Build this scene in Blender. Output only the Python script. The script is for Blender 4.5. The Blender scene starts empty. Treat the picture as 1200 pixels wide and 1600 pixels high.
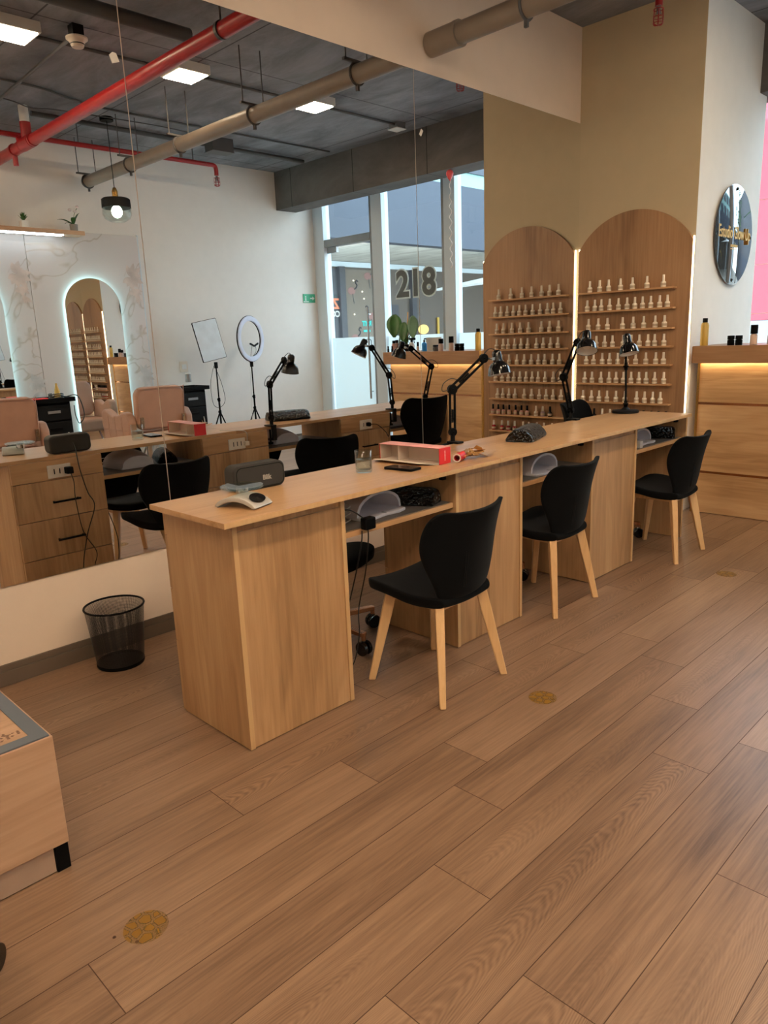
import bpy, bmesh, math, random
from mathutils import Vector, Matrix
random.seed(7)
PI = math.pi
SC = bpy.context.scene
COL = SC.collection
ORG = {}

# ------------------------------------------------------------------ materials
def lin(c):
    return tuple(((v/255)/12.92 if v/255 <= .04045 else ((v/255+.055)/1.055)**2.4) for v in c) + (1,)

def new_mat(name):
    m = bpy.data.materials.new(name); m.use_nodes = True
    nt = m.node_tree
    return m, nt, nt.nodes['Principled BSDF'], nt.nodes['Material Output']

def N(nt, t, **kw):
    n = nt.nodes.new(t)
    for k, v in kw.items():
        if k.startswith('i_'):
            n.inputs[k[2:]].default_value = v
        else:
            setattr(n, k, v)
    return n

def pbr(name, col, rough=.5, metal=0, sheen=0, coat=0, trans=0, ior=1.45, var=.06, bump=0, bscale=200, spec=.5):
    m, nt, b, o = new_mat(name)
    c = lin(col)
    b.inputs['Roughness'].default_value = rough
    b.inputs['Metallic'].default_value = metal
    b.inputs['Sheen Weight'].default_value = sheen
    b.inputs['Coat Weight'].default_value = coat
    b.inputs['Transmission Weight'].default_value = trans
    b.inputs['IOR'].default_value = ior
    b.inputs['Specular IOR Level'].default_value = spec
    if var and not trans:
        tc = N(nt, 'ShaderNodeTexCoord')
        nz = N(nt, 'ShaderNodeTexNoise', i_Scale=9.0, i_Detail=4.0)
        nt.links.new(tc.outputs['Object'], nz.inputs['Vector'])
        rp = N(nt, 'ShaderNodeValToRGB')
        rp.color_ramp.elements[0].position = .3; rp.color_ramp.elements[1].position = .7
        rp.color_ramp.elements[0].color = tuple(v*(1-var) for v in c[:3])+(1,)
        rp.color_ramp.elements[1].color = tuple(min(1, v*(1+var)) for v in c[:3])+(1,)
        nt.links.new(nz.outputs['Fac'], rp.inputs['Fac'])
        nt.links.new(rp.outputs['Color'], b.inputs['Base Color'])
    else:
        b.inputs['Base Color'].default_value = c
    if bump:
        tc2 = N(nt, 'ShaderNodeTexCoord')
        n2 = N(nt, 'ShaderNodeTexNoise', i_Scale=float(bscale), i_Detail=3.0)
        bp = N(nt, 'ShaderNodeBump', i_Strength=bump, i_Distance=.004)
        nt.links.new(tc2.outputs['Object'], n2.inputs['Vector'])
        nt.links.new(n2.outputs['Fac'], bp.inputs['Height'])
        nt.links.new(bp.outputs['Normal'], b.inputs['Normal'])
    return m

def emit(name, col, s):
    m, nt, b, o = new_mat(name)
    nt.nodes.remove(b)
    e = N(nt, 'ShaderNodeEmission', i_Color=lin(col), i_Strength=s)
    nt.links.new(e.outputs[0], o.inputs[0])
    return m

def wood(name, cols, axis, rough=.45, gs=1.0, streak=.5, attr=None, bump=.05, spec=.4, ring=.03, knots=0, n2s=(3.2, 85.0), broad=.55, plank=None):
    """long-grain wood: axis is the grain direction (0,1,2)"""
    m, nt, b, o = new_mat(name)
    L = nt.links
    tc = N(nt, 'ShaderNodeTexCoord')
    off = N(nt, 'ShaderNodeCombineXYZ')
    if attr:
        a = N(nt, 'ShaderNodeAttribute', attribute_name=attr)
        rv = a.outputs['Fac']
    else:
        oi = N(nt, 'ShaderNodeObjectInfo'); rv = oi.outputs['Random']
    mul = N(nt, 'ShaderNodeMath', operation='MULTIPLY'); mul.inputs[1].default_value = 37.0
    L.new(rv, mul.inputs[0])
    for k in range(3): L.new(mul.outputs[0], off.inputs[k])
    add = N(nt, 'ShaderNodeVectorMath', operation='ADD')
    L.new(tc.outputs['Object'], add.inputs[0]); L.new(off.outputs[0], add.inputs[1])
    def mapped(al, ac):
        mp = N(nt, 'ShaderNodeMapping')
        s = [ac*gs]*3; s[axis] = al*gs
        mp.inputs['Scale'].default_value = s
        L.new(add.outputs[0], mp.inputs['Vector'])
        return mp.outputs[0]
    n1 = N(nt, 'ShaderNodeTexNoise', i_Scale=1.0, i_Detail=3.0, i_Roughness=.55, i_Distortion=.35)
    L.new(mapped(.9, 6.5), n1.inputs['Vector'])
    # growth rings cut by the face: contour lines of the broad noise
    mr = N(nt, 'ShaderNodeMath', operation='MULTIPLY'); mr.inputs[1].default_value = 46.0
    L.new(n1.outputs['Fac'], mr.inputs[0])
    sn = N(nt, 'ShaderNodeMath', operation='SINE'); L.new(mr.outputs[0], sn.inputs[0])
    n2 = N(nt, 'ShaderNodeTexNoise', i_Scale=1.0, i_Detail=5.0, i_Roughness=.65)
    L.new(mapped(*n2s), n2.inputs['Vector'])
    n3 = N(nt, 'ShaderNodeTexNoise', i_Scale=1.0, i_Detail=2.0)
    L.new(mapped(.5, 3.0), n3.inputs['Vector'])
    # fac = .5*n3 + .25*n1 + streak*(n2-.5) + .06*sin
    def ma(x, k, y):
        q = N(nt, 'ShaderNodeMath', operation='MULTIPLY_ADD'); q.inputs[1].default_value = k
        L.new(x, q.inputs[0])
        if isinstance(y, float): q.inputs[2].default_value = y
        else: L.new(y, q.inputs[2])
        return q.outputs[0]
    f = ma(n3.outputs['Fac'], broad, .25-.5*broad-.5*streak)
    f = ma(n1.outputs['Fac'], .45, f)
    f = ma(n2.outputs['Fac'], streak, f)
    if plank:
        # flat-sawn growth rings: long parabolas down the middle of each plank
        pw, x0 = plank
        sp_ = N(nt, 'ShaderNodeSeparateXYZ'); L.new(tc.outputs['Object'], sp_.inputs[0])
        q1 = ma(sp_.outputs['X'], 1/pw, -x0/pw+200.0)
        fr = N(nt, 'ShaderNodeMath', operation='FRACT'); L.new(q1, fr.inputs[0])
        cu = N(nt, 'ShaderNodeMath', operation='SUBTRACT'); cu.inputs[1].default_value = .5; L.new(fr.outputs[0], cu.inputs[0])
        sq = N(nt, 'ShaderNodeMath', operation='MULTIPLY'); L.new(cu.outputs[0], sq.inputs[0]); L.new(cu.outputs[0], sq.inputs[1])
        ph = ma(sq.outputs[0], 2.2, sp_.outputs['Y'])
        nl = N(nt, 'ShaderNodeTexNoise', i_Scale=1.0, i_Detail=3.0, i_Roughness=.5); L.new(mapped(2.0, 7.0), nl.inputs['Vector'])
        ph = ma(nl.outputs['Fac'], .55, ph); ph = ma(rv, 9.0, ph)
        m2 = N(nt, 'ShaderNodeMath', operation='MULTIPLY'); m2.inputs[1].default_value = 190.0; L.new(ph, m2.inputs[0])
        s2 = N(nt, 'ShaderNodeMath', operation='SINE'); L.new(m2.outputs[0], s2.inputs[0])
        mk = N(nt, 'ShaderNodeMapRange'); mk.inputs[1].default_value = .45; mk.inputs[2].default_value = .68; L.new(n3.outputs['Fac'], mk.inputs[0])
        pr = N(nt, 'ShaderNodeMath', operation='MULTIPLY'); L.new(s2.outputs[0], pr.inputs[0]); L.new(mk.outputs[0], pr.inputs[1])
        f = ma(pr.outputs[0], -ring, f)
        f = ma(mk.outputs[0], -.05, f)
    else:
        f = ma(sn.outputs[0], ring, f)
    if attr: f = ma(rv, .07, f)
    if knots:
        vk = N(nt, 'ShaderNodeTexVoronoi', i_Scale=1.0); L.new(mapped(2.2, 4.2), vk.inputs['Vector'])
        kd = N(nt, 'ShaderNodeMapRange'); kd.inputs[1].default_value = .012; kd.inputs[2].default_value = .075; kd.inputs[3].default_value = -knots; kd.inputs[4].default_value = 0
        L.new(vk.outputs['Distance'], kd.inputs[0])
        f = ma(kd.outputs[0], 1.0, f)
    rp = N(nt, 'ShaderNodeValToRGB')
    el = rp.color_ramp.elements
    el[0].position = .30; el[0].color = lin(cols[0])
    el[1].position = .70; el[1].color = lin(cols[2])
    e = el.new(.48); e.color = lin(cols[1])
    L.new(f, rp.inputs['Fac']); L.new(rp.outputs['Color'], b.inputs['Base Color'])
    b.inputs['Roughness'].default_value = rough
    b.inputs['Specular IOR Level'].default_value = spec
    if bump:
        bp = N(nt, 'ShaderNodeBump', i_Strength=bump, i_Distance=.002)
        L.new(n2.outputs['Fac'], bp.inputs['Height']); L.new(bp.outputs['Normal'], b.inputs['Normal'])
    return m

def concrete(name, c0, c1, seam=None):
    m, nt, b, o = new_mat(name); L = nt.links
    tc = N(nt, 'ShaderNodeTexCoord')
    mp = N(nt, 'ShaderNodeMapping'); mp.inputs['Scale'].default_value = (.7, 1.9, 1.5)
    L.new(tc.outputs['Object'], mp.inputs['Vector'])
    n1 = N(nt, 'ShaderNodeTexNoise', i_Scale=1.3, i_Detail=9.0, i_Roughness=.68, i_Distortion=.5)
    L.new(mp.outputs[0], n1.inputs['Vector'])
    rp = N(nt, 'ShaderNodeValToRGB')
    rp.color_ramp.elements[0].position = .32; rp.color_ramp.elements[0].color = lin(c0)
    rp.color_ramp.elements[1].position = .70; rp.color_ramp.elements[1].color = lin(c1)
    L.new(n1.outputs['Fac'], rp.inputs['Fac'])
    out = rp.outputs['Color']
    if seam:
        sx = N(nt, 'ShaderNodeSeparateXYZ'); L.new(tc.outputs['Object'], sx.inputs[0])
        for ax, per, ph in seam:
            md = N(nt, 'ShaderNodeMath', operation='PINGPONG'); md.inputs[1].default_value = per
            ad = N(nt, 'ShaderNodeMath', operation='ADD'); ad.inputs[1].default_value = ph + 20*per
            L.new(sx.outputs[ax], ad.inputs[0]); L.new(ad.outputs[0], md.inputs[0])
            lt = N(nt, 'ShaderNodeMath', operation='LESS_THAN'); lt.inputs[1].default_value = .006
            L.new(md.outputs[0], lt.inputs[0])
            mx = N(nt, 'ShaderNodeMixRGB', blend_type='MULTIPLY'); mx.inputs[2].default_value = (.25, .25, .25, 1)
            L.new(lt.outputs[0], mx.inputs[0]); L.new(out, mx.inputs[1]); out = mx.outputs[0]
    L.new(out, b.inputs['Base Color']); b.inputs['Roughness'].default_value = .85
    bp = N(nt, 'ShaderNodeBump', i_Strength=.25, i_Distance=.01)
    L.new(n1.outputs['Fac'], bp.inputs['Height']); L.new(bp.outputs['Normal'], b.inputs['Normal'])
    return m

def mixsh(name, parts):
    """stack of (shader node type, settings, factor)"""
    m, nt, b, o = new_mat(name); nt.nodes.remove(b)
    cur = None
    for typ, st, fac in parts:
        s = nt.nodes.new(typ)
        for k, v in st.items(): s.inputs[k].default_value = v
        if cur is None: cur = s.outputs[0]
        else:
            mx = N(nt, 'ShaderNodeMixShader'); mx.inputs[0].default_value = fac
            nt.links.new(cur, mx.inputs[1]); nt.links.new(s.outputs[0], mx.inputs[2]); cur = mx.outputs[0]
    nt.links.new(cur, o.inputs[0])
    return m

def glass_pane(name, tint=(.95, .98, .98, 1), refl=.025, edge=4.0):
    m, nt, b, o = new_mat(name); nt.nodes.remove(b)
    t = N(nt, 'ShaderNodeBsdfTransparent', i_Color=tint)
    g = N(nt, 'ShaderNodeBsdfGlossy', i_Roughness=0.0)
    lw = N(nt, 'ShaderNodeLayerWeight', i_Blend=.5)
    pw = N(nt, 'ShaderNodeMath', operation='POWER'); pw.inputs[1].default_value = edge
    fr = N(nt, 'ShaderNodeMath', operation='MULTIPLY_ADD'); fr.inputs[1].default_value = .55; fr.inputs[2].default_value = refl
    nt.links.new(lw.outputs['Facing'], pw.inputs[0]); nt.links.new(pw.outputs[0], fr.inputs[0])
    mx = N(nt, 'ShaderNodeMixShader')
    nt.links.new(fr.outputs[0], mx.inputs[0]); nt.links.new(t.outputs[0], mx.inputs[1]); nt.links.new(g.outputs[0], mx.inputs[2])
    nt.links.new(mx.outputs[0], o.inputs[0])
    return m

def marble(name):
    m, nt, b, o = new_mat(name); L = nt.links
    tc = N(nt, 'ShaderNodeTexCoord')
    w = N(nt, 'ShaderNodeTexNoise', i_Scale=.8, i_Detail=4.0, i_Roughness=.5, i_Distortion=.8)
    L.new(tc.outputs['Object'], w.inputs['Vector'])
    sb = N(nt, 'ShaderNodeMath', operation='SUBTRACT'); sb.inputs[1].default_value = .5
    ab = N(nt, 'ShaderNodeMath', operation='ABSOLUTE')
    L.new(w.outputs['Fac'], sb.inputs[0]); L.new(sb.outputs[0], ab.inputs[0])
    rp = N(nt, 'ShaderNodeValToRGB')
    rp.color_ramp.elements[0].position = 0; rp.color_ramp.elements[0].color = lin((178, 166, 156))
    rp.color_ramp.elements[1].position = .006; rp.color_ramp.elements[1].color = lin((212, 206, 204))
    L.new(ab.outputs[0], rp.inputs['Fac']); L.new(rp.outputs[0], b.inputs['Base Color'])
    b.inputs['Roughness'].default_value = .18
    return m

M = {}
M['wall'] = pbr('painted plaster white', (240, 236, 231), .85, var=.015, bump=.04, bscale=90)
M['beige'] = pbr('painted plaster beige', (188, 170, 140), .85, var=.02, bump=.04, bscale=90)
M['ceil'] = concrete('raw concrete ceiling', (84, 84, 88), (146, 146, 152), [('Y', .6, .21), ('X', 1.25, .3)])
M['beam'] = concrete('raw concrete beam', (66, 61, 58), (98, 92, 88), [('X', .55, .1)])
M['soffit'] = concrete('outdoor concrete', (150, 146, 138), (196, 190, 180), [('Y', .35, 0)])
M['floor'] = wood('oak plank floor', [(82, 60, 45), (121, 93, 72), (150, 120, 96)], 1, rough=.36, gs=1.0, streak=.40, attr='rnd', bump=.04, ring=.075, n2s=(4.0, 130.0), broad=.30, plank=(.1757, 1.586))
M['groove'] = pbr('plank groove', (70, 46, 32), .8)
M['oakz'] = wood('oak laminate upright grain', [(134, 98, 64), (174, 134, 94), (198, 160, 118)], 2, rough=.42, streak=.27, knots=.22, ring=.03)
M['oaky'] = wood('oak laminate lengthwise grain', [(150, 108, 70), (184, 142, 100), (202, 164, 122)], 1, rough=.30, streak=.26)
M['oakx'] = wood('oak laminate cross grain', [(146, 106, 68), (180, 140, 98), (202, 164, 122)], 0, rough=.42, streak=.30)
M['arch'] = wood('oak veneer arch', [(120, 86, 56), (150, 112, 78), (172, 132, 96)], 2, rough=.5, gs=.7, streak=.4)
M['edge'] = wood('oak edge band', [(178, 138, 94), (196, 158, 112), (208, 174, 128)], 2, rough=.5, streak=.2)
M['shelfwood'] = wood('oak shelf', [(160, 118, 78), (190, 146, 102), (206, 164, 120)], 0, rough=.45, streak=.35)
M['beech'] = wood('beech leg', [(196, 152, 104), (218, 176, 126), (230, 192, 144)], 2, rough=.4, gs=1.5, streak=.25)
M['greyoak'] = wood('pale oak box', [(146, 112, 86), (172, 136, 108), (192, 158, 130)], 1, rough=.45, streak=.28)
M['velvet'] = pbr('black velvet', (8, 8, 9), .9, sheen=.03, var=.2, spec=.06)
M['black'] = pbr('black plastic', (8, 8, 9), .5, spec=.08)
M['blackgloss'] = pbr('black lacquer', (9, 9, 10), .14, coat=.25)
M['blackmat'] = pbr('matt black', (15, 15, 16), .6, spec=.15)
M['mesh_black'] = None
M['gold'] = pbr('brass', (212, 168, 96), .25, metal=1, var=.05)
M['rosegold'] = pbr('rose gold', (196, 146, 110), .25, metal=1, var=.05)
M['chrome'] = pbr('chrome', (200, 200, 200), .15, metal=1)
M['alu'] = pbr('white aluminium', (214, 226, 234), .4, var=.02)
M['greyalu'] = pbr('grey aluminium', (140, 140, 140), .4, metal=.6)
M['skirt'] = pbr('dark skirting', (92, 78, 66), .55)
M['white'] = pbr('white plastic', (232, 230, 226), .35, var=.02)
M['offwhite'] = pbr('cream plastic', (230, 216, 200), .35, var=.02)
M['silver'] = pbr('silver plastic', (190, 184, 176), .35, metal=.3)
M['greyplastic'] = pbr('pale grey plastic', (226, 222, 228), .4)
M['fabricgrey'] = pbr('speaker cloth', (40, 37, 34), .8, bump=.3, bscale=900)
M['redpipe'] = pbr('red paint', (150, 22, 22), .28, var=.06)
M['reddark'] = pbr('dark red paint', (140, 22, 26), .35)
M['greypipe'] = pbr('grey pvc', (134, 122, 110), .4)
M['darkpipe'] = pbr('dark grey steel', (70, 68, 68), .5)
M['cable'] = pbr('black cable', (14, 14, 14), .5)
M['cord_white'] = pbr('white cable', (215, 212, 208), .5)
M['pink'] = pbr('pink leatherette', (164, 126, 106), .45, bump=.05, bscale=300)
M['marble'] = marble('white marble')
M['print'] = pbr('mauve print', (196, 180, 172), .3, var=.25)
M['print2'] = pbr('grey print', (196, 194, 194), .3, var=.2)
M['red'] = pbr('red card', (206, 36, 40), .4)
M['card'] = pbr('grey card', (222, 210, 194), .8)
M['pinkcard'] = pbr('pink printed card', (222, 150, 142), .45, var=.25)
M['redbottle'] = pbr('red polish', (142, 22, 30), .2)
M['pinkbottle'] = pbr('nude polish', (206, 158, 146), .25)
M['lilacbottle'] = pbr('lilac polish', (176, 150, 160), .25)
M['bottle'] = pbr('cream bottle', (246, 234, 216), .3, var=.02)
M['label'] = pbr('printed bottle label', (196, 176, 150), .5)
M['leaf'] = pbr('green leaf', (44, 84, 36), .4, var=.3)
M['leafpale'] = pbr('pale leaf', (96, 128, 104), .4, var=.2)
M['soil'] = pbr('soil', (50, 38, 28), .9)
M['petal'] = pbr('white petal', (226, 214, 218), .6)
M['potgrey'] = pbr('grey pot', (120, 116, 112), .6)
M['blue'] = pbr('blue gel', (30, 120, 190), .2)
M['goldbottle'] = pbr('amber bottle', (196, 158, 72), .25, coat=.5)
M['green'] = pbr('exit green', (50, 150, 110), .5)
M['balloon'] = pbr('coral balloon', (226, 84, 84), .25, coat=.3)
M['gold_text'] = pbr('gold lettering', (226, 172, 84), .3, metal=.7)
M['text_grey'] = pbr('pale lettering', (200, 194, 186), .5)
M['num'] = pbr('door number vinyl', (92, 86, 80), .6)
M['numedge'] = pbr('door number rim', (228, 228, 224), .5)
M['glass'] = glass_pane('window glass')
M['clearglass'] = glass_pane('clear glass', (.94, .97, .96, 1), .04, 2.5)
M['water'] = glass_pane('water', (.93, .94, .92, 1), .06, 1.6)
M['frost'] = mixsh('frosted film', [('ShaderNodeBsdfTranslucent', {'Color': (.86, .93, .94, 1)}, 0),
                                    ('ShaderNodeBsdfDiffuse', {'Color': (.80, .87, .88, 1)}, .45),
                                    ('ShaderNodeBsdfTransparent', {}, .12)])
M['pinkfilm'] = mixsh('pink film', [('ShaderNodeBsdfTranslucent', {'Color': (1.0, .42, .48, 1)}, 0),
                                    ('ShaderNodeBsdfDiffuse', {'Color': (.95, .45, .50, 1)}, .35),
                                    ('ShaderNodeBsdfTransparent', {'Color': (1, .5, .55, 1)}, .35)])
M['mirror'] = pbr('mirror', (250, 251, 250), 0.0, metal=1, var=0)
M['darkmirror'] = pbr('black acrylic', (9, 10, 14), .03, coat=1, spec=.8)
M['led'] = emit('warm ceiling led', (255, 227, 190), 132)
M['ledwarm'] = emit('warm strip', (255, 230, 184), 26)
M['ledarch'] = emit('warm strip bright', (255, 236, 200), 6)
M['ledcool'] = emit('cool strip', (190, 250, 255), 80)
M['ledshelf'] = emit('cool white strip', (226, 244, 255), 30)
M['bulb'] = emit('lamp bulb', (240, 255, 230), 25)
M['sheet_white'] = pbr('paper', (220, 214, 204), .7)

def mesh_basket():
    m, nt, b, o = new_mat('black wire mesh'); L = nt.links
    b.inputs['Base Color'].default_value = (.012, .012, .012, 1); b.inputs['Roughness'].default_value = .4
    uv = N(nt, 'ShaderNodeUVMap')
    sx = N(nt, 'ShaderNodeSeparateXYZ'); L.new(uv.outputs[0], sx.inputs[0])
    outs = []
    for ax in ('X', 'Y'):
        fr = N(nt, 'ShaderNodeMath', operation='FRACT'); L.new(sx.outputs[ax], fr.inputs[0])
        gt = N(nt, 'ShaderNodeMath', operation='LESS_THAN'); gt.inputs[1].default_value = .36
        L.new(fr.outputs[0], gt.inputs[0]); outs.append(gt.outputs[0])
    mx = N(nt, 'ShaderNodeMath', operation='MAXIMUM'); L.new(outs[0], mx.inputs[0]); L.new(outs[1], mx.inputs[1])
    L.new(mx.outputs[0], b.inputs['Alpha'])
    return m
M['mesh_black'] = mesh_basket()

def sequin():
    m, nt, b, o = new_mat('black sequins'); L = nt.links
    tc = N(nt, 'ShaderNodeTexCoord')
    v = N(nt, 'ShaderNodeTexVoronoi', i_Scale=70.0); L.new(tc.outputs['Object'], v.inputs['Vector'])
    bp = N(nt, 'ShaderNodeBump', i_Strength=1.0, i_Distance=.03)
    L.new(v.outputs['Distance'], bp.inputs['Height']); L.new(bp.outputs['Normal'], b.inputs['Normal'])
    rp = N(nt, 'ShaderNodeValToRGB')
    rp.color_ramp.elements[0].position = .12; rp.color_ramp.elements[0].color = lin((58, 52, 49))  # paler cell centres paint sequin glints into the base colour
    rp.color_ramp.elements[1].position = .32; rp.color_ramp.elements[1].color = lin((12, 10, 10))
    L.new(v.outputs['Distance'], rp.inputs['Fac']); L.new(rp.outputs[0], b.inputs['Base Color']); b.inputs['Roughness'].default_value = .25
    return m
M['sequin'] = sequin()

def stain():
    m, nt, b, o = new_mat('old adhesive'); L = nt.links
    tc = N(nt, 'ShaderNodeTexCoord')
    v = N(nt, 'ShaderNodeTexVoronoi', i_Scale=36.0, i_Randomness=.55, feature='DISTANCE_TO_EDGE')
    L.new(tc.outputs['Object'], v.inputs['Vector'])
    rp = N(nt, 'ShaderNodeValToRGB')
    rp.color_ramp.elements[0].position = .06; rp.color_ramp.elements[0].color = (.15, .15, .15, 1)
    rp.color_ramp.elements[1].position = .16; rp.color_ramp.elements[1].color = (.72, .72, .72, 1)
    L.new(v.outputs['Distance'], rp.inputs['Fac'])
    b.inputs['Base Color'].default_value = lin((138, 100, 34)); b.inputs['Roughness'].default_value = .35
    L.new(rp.outputs['Color'], b.inputs['Alpha'])
    return m
M['stain'] = stain()

# ------------------------------------------------------------------ mesh helpers
class MB:
    def __init__(s): s.bm = bmesh.new()
    def box(s, x0, x1, y0, y1, z0, z1, mat=None):
        v = [s.bm.verts.new((x, y, z)) for z in (z0, z1) for y in (y0, y1) for x in (x0, x1)]
        for f in ((0, 2, 3, 1), (4, 5, 7, 6), (0, 1, 5, 4), (2, 6, 7, 3), (0, 4, 6, 2), (1, 3, 7, 5)):
            s.bm.faces.new([v[i] for i in f])
        if mat is not None:
            for w in v: w.co = mat @ w.co
        return s
    def frame_rings(s, pts, r):
        pts = [Vector(p) for p in pts]
        n = len(pts); T = []
        for i in range(n):
            a = pts[max(i-1, 0)]; b = pts[min(i+1, n-1)]
            t = (b-a); T.append(t.normalized() if t.length > 1e-9 else Vector((0, 0, 1)))
        up = Vector((0, 0, 1)) if abs(T[0].z) < .95 else Vector((1, 0, 0))
        u = T[0].cross(up).normalized(); out = []
        for i in range(n):
            u = (u - T[i]*u.dot(T[i])).normalized(); w = T[i].cross(u)
            out.append((pts[i], u, w))
        return out
    def tube(s, pts, r, n=8, cap=True, closed=False):
        rr = r if isinstance(r, (list, tuple)) else [r]*len(pts)
        fr = s.frame_rings(pts, r); rings = []
        for (p, u, w), q in zip(fr, rr):
            rings.append([s.bm.verts.new(p + u*(q*math.cos(2*PI*k/n)) + w*(q*math.sin(2*PI*k/n))) for k in range(n)])
        for a, b in zip(rings, rings[1:]):
            for k in range(n):
                s.bm.faces.new((a[k], a[(k+1) % n], b[(k+1) % n], b[k]))
        if closed:
            a, b = rings[-1], rings[0]
            # align start
            best = min(range(n), key=lambda j: (a[0].co-b[j].co).length)
            for k in range(n):
                s.bm.faces.new((a[k], a[(k+1) % n], b[(k+1+best) % n], b[(k+best) % n]))
        elif cap:
            s.bm.faces.new(rings[0][::-1]); s.bm.faces.new(rings[-1])
        return s
    def cyl(s, p0, p1, r0, r1=None, n=20, cap=True):
        return s.tube([p0, p1], [r0, r0 if r1 is None else r1], n, cap)
    def lathe(s, prof, n=32, mat=None, closed_prof=False):
        mat = mat or Matrix()
        rings = []
        for r, z in prof:
            if r < 1e-6:
                rings.append([s.bm.verts.new(mat @ Vector((0, 0, z)))])
            else:
                rings.append([s.bm.verts.new(mat @ Vector((r*math.cos(2*PI*k/n), r*math.sin(2*PI*k/n), z))) for k in range(n)])
        prs = list(zip(rings, rings[1:]))
        if closed_prof: prs.append((rings[-1], rings[0]))
        for a, b in prs:
            if len(a) == 1 and len(b) == 1: continue
            for k in range(n):
                k2 = (k+1) % n
                if len(a) == 1: s.bm.faces.new((a[0], b[k2], b[k]))
                elif len(b) == 1: s.bm.faces.new((a[k], a[k2], b[0]))
                else: s.bm.faces.new((a[k], a[k2], b[k2], b[k]))
        return s
    def prism(s, poly, h0, h1, mat=None):
        """poly in local xy, extruded in local z from h0 to h1"""
        mat = mat or Matrix()
        a = [s.bm.verts.new(mat @ Vector((x, y, h0))) for x, y in poly]
        b = [s.bm.verts.new(mat @ Vector((x, y, h1))) for x, y in poly]
        n = len(poly)
        s.bm.faces.new(a[::-1]); s.bm.faces.new(b)
        for k in range(n): s.bm.faces.new((a[k], a[(k+1) % n], b[(k+1) % n], b[k]))
        return s
    def ring_prism(s, outer, inner, h0, h1, mat=None):
        mat = mat or Matrix(); n = len(outer)
        V = [[s.bm.verts.new(mat @ Vector((x, y, h))) for x, y in P] for P in (outer, inner) for h in (h0, h1)]
        o0, o1, i0, i1 = V
        for k in range(n):
            j = (k+1) % n
            s.bm.faces.new((o0[k], o0[j], o1[j], o1[k])); s.bm.faces.new((i0[j], i0[k], i1[k], i1[j]))
            s.bm.faces.new((o1[k], o1[j], i1[j], i1[k])); s.bm.faces.new((o0[j], o0[k], i0[k], i0[j]))
        return s
    def ell(s, c, r, nu=20, nv=12, mat=None):
        mat = mat or Matrix(); c = Vector(c)
        prof = [(math.sin(PI*i/nv), -math.cos(PI*i/nv)) for i in range(nv+1)]
        rx, ry, rz = r if isinstance(r, (list, tuple)) else (r, r, r)
        m2 = Matrix.Translation(c) @ mat @ Matrix.Diagonal((rx, ry, rz, 1))
        return s.lathe(prof, nu, m2)
    def shell(s, top, bot):
        """closed skin between two equal grids of points"""
        R, Cn = len(top), len(top[0])
        A = [[s.bm.verts.new(p) for p in row] for row in top]
        B = [[s.bm.verts.new(p) for p in row] for row in bot]
        for i in range(R-1):
            for j in range(Cn-1):
                s.bm.faces.new((A[i][j], A[i+1][j], A[i+1][j+1], A[i][j+1]))
                s.bm.faces.new((B[i][j], B[i][j+1], B[i+1][j+1], B[i+1][j]))
        for i in range(R-1):
            s.bm.faces.new((A[i][0], B[i][0], B[i+1][0], A[i+1][0]))
            s.bm.faces.new((A[i][-1], A[i+1][-1], B[i+1][-1], B[i][-1]))
        for j in range(Cn-1):
            s.bm.faces.new((A[0][j], A[0][j+1], B[0][j+1], B[0][j]))
            s.bm.faces.new((A[-1][j], B[-1][j], B[-1][j+1], A[-1][j+1]))
        return s
    def build(s, name, mat, parent=None, bevel=0, smooth=False, sub=0, label=None, seg=2, recalc=True):
        bm = s.bm
        if recalc: bmesh.ops.recalc_face_normals(bm, faces=bm.faces[:])
        org = ORG.get(parent.name, Vector((0, 0, 0))) if parent is not None else None
        if org is None:
            # own origin: centre of the base
            xs = [v.co for v in bm.verts]
            org = Vector(((min(c.x for c in xs)+max(c.x for c in xs))/2, (min(c.y for c in xs)+max(c.y for c in xs))/2, min(c.z for c in xs)))
            loc = org
        else:
            loc = Vector((0, 0, 0))
        for v in bm.verts: v.co -= org
        me = bpy.data.meshes.new(name); bm.to_mesh(me); bm.free()
        if smooth:
            for p in me.polygons: p.use_smooth = True
        me.materials.append(mat)
        o = bpy.data.objects.new(name, me); COL.objects.link(o); o.location = loc
        if parent is not None: o.parent = parent
        ORG[o.name] = org
        if bevel:
            md = o.modifiers.new('bevel', 'BEVEL'); md.width = bevel; md.segments = seg; md.limit_method = 'ANGLE'
        if sub:
            md = o.modifiers.new('sub', 'SUBSURF'); md.levels = sub; md.render_levels = sub
        if smooth == 'auto':
            try: me.set_sharp_from_angle(angle=.6)
            except Exception: pass
        if label: o['label'] = label
        return o

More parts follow.
